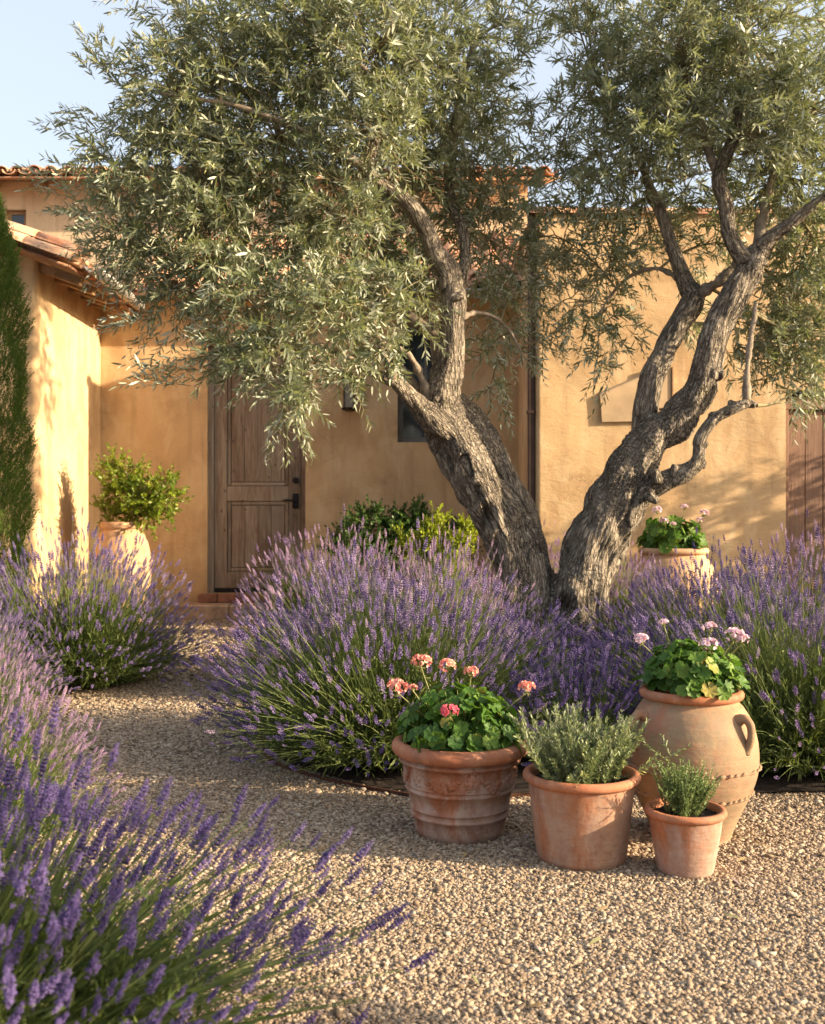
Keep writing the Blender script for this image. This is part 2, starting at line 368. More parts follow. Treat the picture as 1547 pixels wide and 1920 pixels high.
def sprigs(P0, d, L, J, ll, lw_proto, mbL, mbT, ang=(.5,1.0), droop=.25, r0=.0022, rnd0=None, per=2, t0=.12, sizefall=.35, gdir=A([0,0,-1.])):
    """leafy shoots: N curved stems with leaves set in turning pairs"""
    N=len(P0); d=nrm(d)
    if mbT is not None:
        t=np.linspace(0,1,4)[None,:,None]
        P=P0[:,None,:]+d[:,None,:]*L[:,None,None]*t+gdir*(droop*L[:,None,None]*t*t)
        tubes(mbT,P,np.linspace(r0,r0*.4,4)[None,:]*np.ones((N,1)),3,rng.random(N))
    t=(np.linspace(t0,1,J)[None,:]+rng.normal(0,.012,(N,J)))[:,:,None]
    P=P0[:,None,:]+d[:,None,:]*L[:,None,None]*t+gdir*(droop*L[:,None,None]*t*t)
    tan=nrm(d[:,None,:]+gdir*2*droop*t)
    Fm=frames(tan.reshape(-1,3)).reshape(N,J,3,3)
    base=rng.random((N,1))*PI
    if rnd0 is None: rnd0=rng.random(N)
    for k in range(per):
        az=base+np.arange(J)[None,:]*PI/2*(1 if per==2 else 1.53)+k*2*PI/per+rng.normal(0,.3,(N,J))
        rad=Fm[...,0]*np.cos(az)[...,None]+Fm[...,2]*np.sin(az)[...,None]
        a=rng.uniform(ang[0],ang[1],(N,J))[...,None]*(1-.45*t)
        ld=nrm(tan*np.cos(a)+rad*np.sin(a)+rng.normal(0,.08,(N,J,3)))
        ln=ll*rng.uniform(.8,1.12,(N,1))*rng.uniform(.62,1.15,(N,J))*(1-sizefall*np.abs(t[...,0]-.45)*1.5)
        nn=nrm(tan-ld*np.sum(tan*ld,-1,keepdims=True)); x=np.cross(ld,nn)
        ro=rng.normal(0,.5,(N,J))[...,None]; x,nn=x*np.cos(ro)+nn*np.sin(ro),nn*np.cos(ro)-x*np.sin(ro)
        Mx=(np.stack([x,ld,nn],-1)*ln[...,None,None]).reshape(-1,3,3)
        r=np.clip(rnd0[:,None]*.6+rng.random((N,J))*.4,0,1)
        bake(mbL,lw_proto[0],lw_proto[1],Mx,P.reshape(-1,3),r.ravel())

# ------------------------------------------------------------------ world, sun, camera
SUNV=Vector((-1,.26,-.32)).normalized()
w=bpy.data.worlds.new('World'); sc.world=w; w.use_nodes=True; nt=w.node_tree; nt.nodes.clear(); N=NT(nt)
sk=N.n('ShaderNodeTexSky',sky_type='NISHITA'); sk.sun_disc=False
sk.sun_elevation=math.asin(-SUNV.z); sk.sun_rotation=math.atan2(-SUNV.x,-SUNV.y); sk.altitude=50; sk.air_density=1.0; sk.dust_density=6.0; sk.ozone_density=.6
bg=N.n('ShaderNodeBackground'); bg.inputs[1].default_value=.15; N.l(N.mix(.5,sk.outputs[0],(2.35,2.45,2.65)),bg.inputs[0])   # thin high haze over the blue
wo=N.n('ShaderNodeOutputWorld'); N.l(bg.outputs[0],wo.inputs[0])
sl=bpy.data.lights.new('sun_light','SUN'); sl.energy=5.0; sl.angle=math.radians(.6); sl.color=(1,.79,.53)
so=bpy.data.objects.new('sun_light',sl); COL.objects.link(so); so.rotation_euler=SUNV.to_track_quat('-Z','Y').to_euler(); so.location=(20,-4,8)
cd=bpy.data.cameras.new('camera'); cd.sensor_fit='VERTICAL'; cd.sensor_height=24; cd.lens=25; cd.clip_end=3000; cd.clip_start=.05
cd.dof.use_dof=True; cd.dof.focus_distance=4.2; cd.dof.aperture_fstop=3.4
co=bpy.data.objects.new('camera',cd); COL.objects.link(co); co.location=(0,0,EYE); co.rotation_euler=(PI/2,0,0); sc.camera=co
sc.view_settings.view_transform='Standard'; sc.view_settings.look='None'; sc.view_settings.exposure=1.52; sc.view_settings.gamma=1
sc.render.resolution_x=825; sc.render.resolution_y=1024
cy=sc.cycles; cy.max_bounces=8; cy.transparent_max_bounces=8; cy.use_denoising=True; cy.sample_clamp_indirect=6

# ------------------------------------------------------------------ ground
BED=[(.35,3.95),(0,3.96),(-.3,4.2),(-.55,4.5),(-.65,4.95),(-.6,5.8),(-.6,7.0),(-.7,8.5),(-.8,9.6),(3.4,9.1),(6,8.8),(6,3.8),(3,3.85),(1.7,3.98),(1.1,3.95)]
def inpoly(x,y,poly):
    r=np.zeros(len(x),bool); n=len(poly)
    for i in range(n):
        x0,y0=poly[i]; x1,y1=poly[(i+1)%n]
        c=((y0>y)!=(y1>y)); xx=(x1-x0)*(y-y0)/(y1-y0+1e-12)+x0
        r^=c&(x<xx)
    return r
b=MB(); b.add([[-400,-100,0],[400,-100,0],[400,900,0],[-400,900,0]],A([[0,1,2,3]])); tag(b.build('gravel_ground',M['gravel']),kind='structure')
bp=catmull(A([(x,y,.008) for x,y in BED]+[(*BED[0],.008)]),90)
b=MB(); cpt=A([1.5,6,.02]); b.add(np.vstack([bp,[cpt]]),A([[i,(i+1)%90,90] for i in range(90)])[:, ::-1]); tag(b.build('planting_bed_soil',M['mulch'],smooth=True),kind='structure')
LB=[(-3.2,7.2),(-1.45,7.1),(-1.25,6.6),(-1.5,6.1),(-2.4,5.9),(-3.5,6)]
# loose pebbles
ico=[]; g=(1+5**.5)/2
for a_,b_ in ((1,g),(-1,g),(1,-g),(-1,-g)): ico+=[(0,a_,b_),(a_,b_,0),(b_,0,a_)]
ico=nrm(A(ico,float))
from itertools import combinations
ed=min(np.linalg.norm(ico[i]-ico[j]) for i,j in combinations(range(12),2))*1.05
tri=[]
for i,j,k in combinations(range(12),3):
    if max(np.linalg.norm(ico[i]-ico[j]),np.linalg.norm(ico[j]-ico[k]),np.linalg.norm(ico[i]-ico[k]))<ed:
        t_=(i,j,k)
        if np.dot(np.cross(ico[j]-ico[i],ico[k]-ico[i]),ico[i])<0: t_=(i,k,j)
        tri.append(t_)
tri=A(tri)
mb=MB()
def pebbles(x0,x1,y0,y1,dens,size):
    n=int((x1-x0)*(y1-y0)*dens); x=rng.uniform(x0,x1,n); y=rng.uniform(y0,y1,n)
    k=(np.abs(x)<.43*y+.35)&~inpoly(x,y,BED)
    x,y=x[k],y[k]; n=len(x)
    s=size*rng.lognormal(0,.30,n); z=rng.uniform(.0,.45,n)*s
    sc3=np.stack([s*rng.uniform(.8,1.35,n),s*rng.uniform(.55,.95,n),s*rng.uniform(.32,.54,n)],-1)
    ya=rng.random(n)*2*PI; d=np.stack([np.cos(ya),np.sin(ya),rng.normal(0,.25,n)],-1)
    Fm=frames(d,roll=rng.normal(0,.3,n)); Mx=Fm*sc3[:,None,[1,0,2]]
    h=n//6
    for v in range(6):
        s_=slice(v*h,(v+1)*h if v<5 else n); pv=ico*rng.uniform(.78,1.2,(12,1))
        bake(mb,pv,[tri],Mx[s_],np.stack([x,y,z],-1)[s_],rng.random(n)[s_])
pebbles(-1.7,2.1,1.9,3.2,29000,.0053)
pebbles(-2.3,2.6,3.2,4.6,21000,.0059)
pebbles(-3.0,.3,4.6,6.6,10500,.0082)
pebbles(-3.6,-.4,6.6,10.4,3500,.013)
tag(mb.build('loose_pebbles',M['pebble'],smooth=True),kind='stuff')
# steel edging
pts=catmull([(.45,3.93,0),(.1,3.89,0),(-.1,3.98,0),(-.36,4.18,0),(-.6,4.48,0),(-.7,4.95,0)],40)
b=MB(); up=A([0,0,1.]); tn=nrm(np.gradient(pts,axis=0)); sd=np.cross(tn,up)*.004
V=np.concatenate([pts-sd-up*.02,pts-sd+up*.016,pts+sd+up*.016,pts+sd-up*.02]); n=40; i=np.arange(n-1)
b.add(V,A([[a*n+k,a*n+k+1,((a+1)%4)*n+k+1,((a+1)%4)*n+k] for a in range(4) for k in i]))
tag(b.build('garden_edging',M['rust']),'rusty steel edging strip between the gravel and the lavender bed','garden edging')

# ------------------------------------------------------------------ house
house=empty('stucco_house',(0,10.7,0),'low ochre stucco house with clay tiled roofs and a weathered wooden door','house')
def rel(o,par):
    o.parent=par; o.matrix_parent_inverse=par.matrix_world.inverted() if False else Matrix.Translation(-par.location); return o
def HB(mb,name,mat,par=house,smooth=False,chain=None):
    o=mb.build(name,mat,smooth=smooth)
    root=chain or par
    o.parent=par
    # parent offset: everything is modelled in world coordinates
    loc=Vector((0,0,0)); q=par
    while q is not None: loc+=q.location; q=q.parent
    o.location=-loc
    return o
def wall(mb, x0,x1,z0,z1,y,ops,dep,r=.0):
    xs=sorted({x0,x1,*[v for o in ops for v in o[:2]]}); zs=sorted({z0,z1,*[v for o in ops for v in o[2:]]})
    for i in range(len(xs)-1):
        for j in range(len(zs)-1):
            a,b_,c,d=xs[i],xs[i+1],zs[j],zs[j+1]
            if any(o[0]<=a and b_<=o[1] and o[2]<=c and d<=o[3] for o in ops): continue
            mb.add([[a,y,c],[b_,y,c],[b_,y,d],[a,y,d]],A([[0,1,2,3]]))
    for o in ops:      # reveals with an eased edge
        a,b_,c,d=o; e=.0
        mb.add([[a,y,c],[a,y,d],[a,y+dep,d],[a,y+dep,c]],A([[0,1,2,3]]))
        mb.add([[b_,y,c],[b_,y,d],[b_,y+dep,d],[b_,y+dep,c]],A([[3,2,1,0]]))
        mb.add([[a,y,d],[b_,y,d],[b_,y+dep,d],[a,y+dep,d]],A([[0,1,2,3]]))
        mb.add([[a,y,c],[b_,y,c],[b_,y+dep,c],[a,y+dep,c]],A([[3,2,1,0]]))
DOOR=(-2.06,-1.075,.235,2.72); WIN=(-.15,.42,1.75,2.95)
YB=10.7; YF=9.2; XB=1.062; XW=-3.13; YW=8.88
b=MB(); wall(b,XW,XB,0,3.35,YB,[DOOR,WIN],.14); 
HB(b,'entrance_wall',M['stucco'])
b=MB()
def rounded_corner(mb,pts,z0,z1):   # vertical sheet following a plan line
    p=A(pts,float); n=len(p); V=np.vstack([np.c_[p,np.full(n,z0)],np.c_[p,np.full(n,z1)]]); mb.add(V,A([[i,i+1,n+i+1,n+i] for i in range(n-1)]))
def arc(cx,cy,r,a0,a1,n=8): return [(cx+r*math.cos(t),cy+r*math.sin(t)) for t in np.linspace(a0,a1,n)]
R=.045
rounded_corner(b,[(-9,YW)]+arc(XW-R,YW+R,R,-PI/2,0)+[(XW,YB+.05)],0,3.19)
HB(b,'wing_wall',M['stucco'],smooth=False)
GD=(3.22,6.4,0,2.10)
b=MB(); wall(b,XB+R,8.0,0,3.62,YF,[GD],.16); rounded_corner(b,[(XB,YB+.05)]+arc(XB+R,YF+R,R,PI,1.5*PI),0,3.62)
b.add([[XB,YB,3.2],[XB,13,3.2],[XB,13,3.62],[XB,YB,3.62]],A([[0,1,2,3]])); b.add([[XB,YF,3.615],[8,YF,3.615],[8,13,3.615],[XB,13,3.615]],A([[0,1,2,3]]))
HB(b,'projecting_wall',M['stucco'])
# door
dr=MB(); yd=YB+.075
dl,drr,z0,z1=-2.0,-1.125,.275,2.66
def board(mb,x0,x1,zz0,zz1,y0,y1,bev=.004): box(mb,x0,x1,y0,y1,zz0,zz1,rng.random(),bev=bev)
sw=.125
board(dr,dl,dl+sw,z0,z1,yd,yd+.045); board(dr,drr-sw,drr,z0,z1,yd,yd+.045)
for a_,c_ in ((z0,z0+.17),(1.16,1.31),(z1-.14,z1)): board(dr,dl+sw+.001,drr-sw-.001,a_,c_,yd+.001,yd+.044)
door=HB(dr,'door',M['door_wood']); door['label']='weathered grey brown wooden door with two panels'
for nm,a_,c_ in (('upper_panel',1.31,z1-.14),('lower_panel',z0+.17,1.16)):
    m_=MB(); xs=np.linspace(dl+sw+.045,drr-sw-.045,5)
    for k in range(4): board(m_,xs[k]+.0015,xs[k+1]-.0015,a_+.045,c_-.045,yd+.016,yd+.036,.003)
    HB(m_,nm,M['door_wood'],door)
    m_=MB()   # moulding round the panel
    X0,X1=dl+sw,drr-sw
    board(m_,X0+.001,X0+.04,a_+.002,c_-.002,yd+.012,yd+.04,.008); board(m_,X1-.04,X1-.001,a_+.002,c_-.002,yd+.012,yd+.04,.008)
    board(m_,X0+.041,X1-.041,a_+.002,a_+.04,yd+.013,yd+.04,.008); board(m_,X0+.041,X1-.041,c_-.04,c_-.002,yd+.013,yd+.04,.008)
    HB(m_,'panel_moulding',M['door_wood'],door)
m_=MB(); box(m_,dl,drr,yd-.006,yd+.05,.243,.272,bev=.003); box(m_,dl,drr,yd-.012,yd-.007,.262,.285,bev=.001); HB(m_,'weather_strip',M['iron'],door)
m_=MB(); box(m_,DOOR[0]-.02,DOOR[1]+.02,YB+.15,YB+.17,.2,2.75); HB(m_,'door_light_stop',M['darkmetal'],door)  # added behind the door to stop light coming through the board gaps
m_=MB(); hx=drr-.055; hz=1.16
box(m_,hx-.03,hx+.03,yd-.014,yd-.001,hz-.075,hz+.075,bev=.01)
tubes(m_,[[[hx,yd-.012,hz],[hx,yd-.05,hz],[hx-.03,yd-.062,hz+.004],[hx-.09,yd-.06,hz+.012],[hx-.125,yd-.055,hz+.004]]],[[.011,.011,.010,.009,.006]],10,cap=True)
HB(m_,'door_handle',M['iron'],door,smooth=False)
m_=MB(); tubes(m_,[[[hx,yd-.001,hz+.21],[hx,yd-.018,hz+.21],[hx,yd-.022,hz+.21]]],[[.032,.032,.02]],20,cap=True); HB(m_,'deadbolt',M['iron'],door)
fr=MB(); yf=YB+.055
board(fr,DOOR[0],dl-.004,.236,z1+.02,yf,yf+.07,.004); board(fr,drr+.004,DOOR[1],.236,z1+.02,yf,yf+.07,.004); board(fr,DOOR[0],DOOR[1],z1+.005,DOOR[3],yf+.001,yf+.07,.003)
HB(fr,'door_frame',M['door_wood'])
m_=MB()
for k in range(6): box(m_,-2.12+k*.195,-2.12+k*.195+.19,YB-.17,YB+.07,.155,.233,rng.random(),bev=.006)
HB(m_,'brick_sill',M['brick'])
m_=MB(); 
for k in range(3): box(m_,-2.26+k*.49,-2.26+k*.49+.485,YB-.42,YB-.002,.0,.152,rng.random(),bev=.014)
HB(m_,'stone_step',M['stone'])
# recessed window
m_=MB(); a_,b_,c_,d_=WIN; y_=YB+.09; t_=.055
box(m_,a_,a_+t_,y_,y_+.05,c_,d_,bev=.004); box(m_,b_-t_,b_,y_,y_+.05,c_,d_,bev=.004); box(m_,a_+t_+.001,b_-t_-.001,y_+.001,y_+.05,c_,c_+t_,bev=.004); box(m_,a_+t_+.001,b_-t_-.001,y_+.001,y_+.05,d_-t_,d_,bev=.004); box(m_,(a_+b_)/2-.015,(a_+b_)/2+.015,y_+.004,y_+.045,c_+t_,d_-t_,bev=.003)
wn=HB(m_,'window',M['frame_grey']); wn['label']='narrow grey framed window half hidden behind the olive trunk'
m_=MB(); box(m_,a_+t_,b_-t_,y_+.02,y_+.028,c_+t_,d_-t_); HB(m_,'pane',M['glass'],wn)
# garage planks
m_=MB(); xs=np.arange(3.27,6.4,.155)
for x in xs: box(m_,x,x+.15,YF+.10,YF+.13,.02,1.93,rng.random(),bev=.004)
gd=HB(m_,'garage_door',M['garage_wood']); gd['label']='brown vertical plank garage door'
m_=MB(); box(m_,3.225,6.395,YF+.06,YF+.14,1.94,2.05,bev=.005); box(m_,3.222,3.265,YF+.06,YF+.14,.01,1.938,bev=.004); HB(m_,'lintel_beam',M['garage_wood'])
m_=MB(); box(m_,3.222,6.397,YF+.15,YF+.158,0,2.098); HB(m_,'gap_shade_sheet',M['iron'])  # black sheet behind the planks, its colour standing for the shade in the gap
# roof tiles: half barrels, laid in courses
def tile_proto(r0=.085,r1=.07,L=.46,th=.012,seg=7):
    V=[];
    for (y,r) in ((0,r0),(L,r1)):
        for rr in (r,r-th):
            for k in range(seg+1):
                a=PI*k/seg; V.append([rr*math.cos(a),y,rr*math.sin(a)*.8])
    n=seg+1; F=[]
    for k in range(seg):
        F.append([k,k+1,2*n+k+1,2*n+k]); F.append([n+k+1,n+k,3*n+k,3*n+k+1]); F.append([k+1,k,n+k,n+k+1]); F.append([2*n+k,2*n+k+1,3*n+k+1,3*n+k])
    F.append([0,n,3*n,2*n]); F.append([seg,2*n+seg,3*n+seg,n+seg])
    return A(V,float),[A(F)[:, ::-1]]
TP=tile_proto()
def tiles(mb,o,u,v,nu,nv,pu=.2,pv=.36):
    o=A(o,float);u=nrm(A(u,float));v=nrm(A(v,float));nn=np.cross(u,v)
    if nn[2]<0: nn=-nn
    T=[];Ms=[]
    for i in range(nu):
        for j in range(nv):
            jr=rng.normal(0,1,5)
            vv=nrm(v+u*jr[0]*.02+nn*(jr[1]*.012-.03)); uu=nrm(u-vv*np.dot(u,vv)); n2=np.cross(uu,vv); 
            if n2[2]<0: n2=-n2
            T.append(o+u*(i*pu+jr[2]*.008)+v*(j*pv+jr[3]*.012)+nn*(.03+jr[4]*.004)); Ms.append(np.stack([uu,vv,n2],-1))
            # channel tile between, hollow side up
            T.append(o+u*((i+.5)*pu)+v*(j*pv-.02)+nn*.055); Ms.append(np.stack([uu*1.0,vv,-n2*.9],-1))
    T=A(T);Ms=A(Ms); bake(mb,TP[0],TP[1],Ms,T,rng.random(len(T)))
    # underlay
    e=o+nn*-.03; q=[e-u*.1,e+u*nu*pu,e+u*nu*pu+v*nv*pv,e-u*.1+v*nv*pv]
    q2=[p-nn*.02 for p in q]; mb.add(q+q2,A([[0,1,2,3],[7,6,5,4],[0,4,5,1],[1,5,6,2],[2,6,7,3],[3,7,4,0]]),.3)
b=MB(); pitch=math.radians(24)
tiles(b,(-2.75,YB-.28,3.22),(1,0,0),(0,math.cos(pitch),math.sin(pitch)),20,8)     # over the entrance
rfm=HB(b,'roof',M['tile'],smooth=True); rfm['label']='clay tiled roof over the entrance'
pitch=math.radians(19.5)
b=MB(); tiles(b,(-2.74,YW-.22,3.06),(0,1,0),(-math.cos(pitch),0,math.sin(pitch)),14,9)
# rake: big half-round tiles covering the gable edge
TPB=tile_proto(.10,.084,.5,.014,9)
for k in range(8):
    v=nrm(A([-math.cos(pitch),0,math.sin(pitch)])); n_=A([math.sin(pitch),0,math.cos(pitch)])
    u_=A([0,1,0.]); Mx=np.stack([-u_,v,n_],-1)[None]
    bake(b,TPB[0],TPB[1],Mx,(A([-2.72,YW-.30,3.045])+v*.42*k+n_*(.015))[None],rng.random(1))
    bake(b,TPB[0],TPB[1],Mx*.9,(A([-2.68,YW-.17,3.08])+v*.42*k+n_*.06)[None],rng.random(1))
r2=HB(b,'wing_roof',M['tile'],smooth=True)
b=MB()
for k in range(17):
    bake(b,TPB[0],TPB[1],np.stack([A([0,-1,0]),A([1,0,0]),A([0,0,1])],-1)[None]*.95,A([[XB-.06+k*.43,YF+.05,3.62+rng.normal(0,.004)]]),rng.random(1))
for k in range(4):
    bake(b,TPB[0],TPB[1],np.stack([A([1,0,0]),A([0,1,0]),A([0,0,1])],-1)[None]*.95,A([[XB+.05,YF+.1+k*.43,3.61+rng.normal(0,.004)]]),rng.random(1))
HB(b,'wall_coping',M['tile'],smooth=True)
# eave soffit boards + rafter tails
m_=MB(); V=A([[-3.3,YW-.14,3.23],[-2.76,YW-.14,3.03],[-2.76,YB-.1,3.03],[-3.3,YB-.1,3.23]]); m_.add(np.vstack([V,V-[0,0,.02]]),A([[3,2,1,0],[4,5,6,7],[0,1,5,4],[1,2,6,5],[2,3,7,6],[3,0,4,7]])); HB(m_,'eave_board',M['beam_wood'])
for k in range(5):
    y=YW+.10+k*.37; m_=MB(); Mx=np.eye(4); th=math.radians(19.5); Mx[:3,:3]=[[math.cos(th),0,math.sin(th)],[0,1,0],[-math.sin(th),0,math.cos(th)]]; Mx[:3,3]=(-3.0,y,3.07)
    box(m_,-.2,.235,-.035,.035,-.045,.055,M=Mx,bev=.006,rnd=rng.random()); HB(m_,'rafter_tail',M['beam_wood'])
m_=MB(); V=A([[-2.8,YB-.27,3.20],[1.0,YB-.27,3.20],[1.0,YB+.02,3.33],[-2.8,YB+.02,3.33]]); m_.add(np.vstack([V,V-[0,0,.02]]),A([[0,1,2,3],[7,6,5,4],[0,4,5,1],[1,5,6,2],[2,6,7,3],[3,7,4,0]])); HB(m_,'eave_board',M['beam_wood'])
for k in range(9):
    x=-2.5+k*.42; m_=MB(); Mx=np.eye(4); th=.42; Mx[:3,:3]=[[1,0,0],[0,math.cos(th),-math.sin(th)],[0,math.sin(th),math.cos(th)]]; Mx[:3,3]=(x,YB-.12,3.22)
    box(m_,-.035,.035,-.15,.15,-.045,.03,M=Mx,bev=.006,rnd=rng.random()); HB(m_,'rafter_tail',M['beam_wood'])
def gutter(p0,p1,side,name='gutter'):
    p0=A(p0,float);p1=A(p1,float);d=nrm(p1-p0);s_=nrm(A(side,float)); m_=MB(); r=.06; n=9
    V=[]
    for p in (p0,p1):
        for rr in (r,r-.004):
            for k in range(n+1):
                a=PI+PI*k/n; V.append(p+s_*rr*math.cos(a)+A([0,0,rr*math.sin(a)]))
    q=n+1; F=[]
    for k in range(n): F+=[[k,k+1,2*q+k+1,2*q+k],[q+k+1,q+k,3*q+k,3*q+k+1],[k+1,k,q+k,q+k+1]]
    F+=[[0,2*q,3*q,q],[n,q+n,3*q+n,2*q+n]]
    m_.add(V,A(F)); return HB(m_,name,M['zinc'],smooth=True)
gutter((-2.64,YW-.12,3.08),(-2.64,YB-.36,3.06),(1,0,0)); gutter((-2.66,YB-.33,3.21),(1.0,YB-.33,3.21),(0,-1,0))
# downpipe at the corner
dp=MB(); box(dp,XB-.062,XB-.004,YF+.02,YF+.08,.0,3.7,bev=.006); 
o=HB(dp,'downpipe',M['darkmetal'])
for z in (.5,1.9,3.2):
    m_=MB(); box(m_,XB-.07,XB-.001,YF+.014,YF+.086,z,z+.03,bev=.003); HB(m_,'pipe_bracket',M['darkmetal'],o)
# wall lantern
ln=empty('wall_lantern',(-.63,YB,2.2),'small dark metal wall lantern to the right of the door','lantern')
m_=MB(); box(m_,-.68,-.58,YB-.02,YB-.001,2.06,2.42,bev=.005); box(m_,-.645,-.615,YB-.1,YB-.02,2.38,2.41,bev=.003); HB(m_,'back_plate',M['iron'],ln)
m_=MB(); lathe(m_,[(.0,2.44),(.03,2.43),(.085,2.37),(.085,2.36),(.0,2.36)],-.63,YB-.11,0,4); lathe(m_,[(0,2.06),(.07,2.06),(.075,2.085),(0,2.085)],-.63,YB-.11,0,4)
for sx in (-1,1):
    for sy in (-1,1): box(m_,-.63+sx*.048-.005,-.63+sx*.048+.005,YB-.11+sy*.048-.005,YB-.11+sy*.048+.005,2.08,2.37)
HB(m_,'cage',M['iron'],ln)
m_=MB(); box(m_,-.672,-.588,YB-.152,YB-.068,2.087,2.358); HB(m_,'glass_body',M['lglass'],ln)
# small wall cabinet / hooded window on the projecting wall
cab=empty('wall_cabinet',(2.0,YF,2.0),'slant topped beige cabinet fixed to the sunlit wall behind the olive','cabinet')
def WX(px): return (px-CX)/FPX*(YF-.1)
def WZ(py): return EYE+(CY-py)/FPX*(YF-.1)
m_=MB(); P=[(WX(1128),WZ(738)),(WX(1215),WZ(700)),(WX(1215),WZ(788)),(WX(1132),WZ(790))]
V=[[x,YF-.03,z] for x,z in P]+[[x,YF-.002,z+ (.02 if i<2 else 0)] for i,(x,z) in enumerate(P)]
m_.add(V,A([[3,2,1,0],[0,1,5,4],[1,2,6,5],[2,3,7,6],[3,0,4,7]])); HB(m_,'hood',M['panel'],cab)
m_=MB(); box(m_,WX(1217),WX(1262),YF-.045,YF-.002,WZ(765),WZ(690),bev=.006); HB(m_,'cabinet_body',M['panel'],cab)
m_=MB(); box(m_,WX(1262)+.002,WX(1262)+.018,YF-.055,YF-.002,WZ(768),WZ(686),bev=.002); box(m_,WX(1216),WX(1262)+.02,YF-.06,YF-.002,WZ(768)-.02,WZ(768)-.002,bev=.002); HB(m_,'cabinet_frame',M['beam_wood'],cab)
# two-storey building
th_=empty('two_storey_house',(-3,13.4,0),'taller pale stucco house with a clay tile roof behind the low one','house')
YT=13.4
def TZ(py,D=YT): return EYE+(CY-py)/FPX*D
b=MB(); wn2=((18-CX)/FPX*YT-.05,(49-CX)/FPX*YT,TZ(470),TZ(393)); wall(b,-12,1.45,0,TZ(336),YT,[wn2],.12); b.add([[1.45,YT,0],[1.45,20,0],[1.45,20,TZ(336)],[1.45,YT,TZ(336)]],A([[0,1,2,3]])); HB(b,'wall',M['stucco_pale'],th_)
m_=MB(); a_,b2,c_,d_=wn2
box(m_,a_,a_+.05,YT+.06,YT+.1,c_,d_,bev=.004);box(m_,b2-.05,b2,YT+.06,YT+.1,c_,d_,bev=.004);box(m_,a_+.051,b2-.051,YT+.061,YT+.1,d_-.05,d_,bev=.004);box(m_,a_+.051,b2-.051,YT+.061,YT+.1,c_,c_+.05,bev=.004)
w2=HB(m_,'window',M['beam_wood'],th_); m_=MB(); box(m_,a_+.05,b2-.05,YT+.075,YT+.08,c_+.05,d_-.05); HB(m_,'pane',M['glass'],w2)
b=MB(); pt=math.radians(14); tiles(b,(-11,YT-.45,TZ(326,YT-.45)),(1,0,0),(0,math.cos(pt),math.sin(pt)),64,4,.2,.36); HB(b,'roof',M['tile'],th_,smooth=True)
m_=MB(); box(m_,-12,1.7,YT-.40,YT-.001,TZ(336)-.03,TZ(336)+.0,bev=.004); HB(m_,'eave_board',M['beam_wood'],th_)
for k in range(12):
    x=-6.45+k*.6; m_=MB(); box(m_,x,x+.07,YT-.36,YT-.002,TZ(336)-.12,TZ(336)-.035,bev=.006); HB(m_,'rafter_tail',M['beam_wood'],th_)

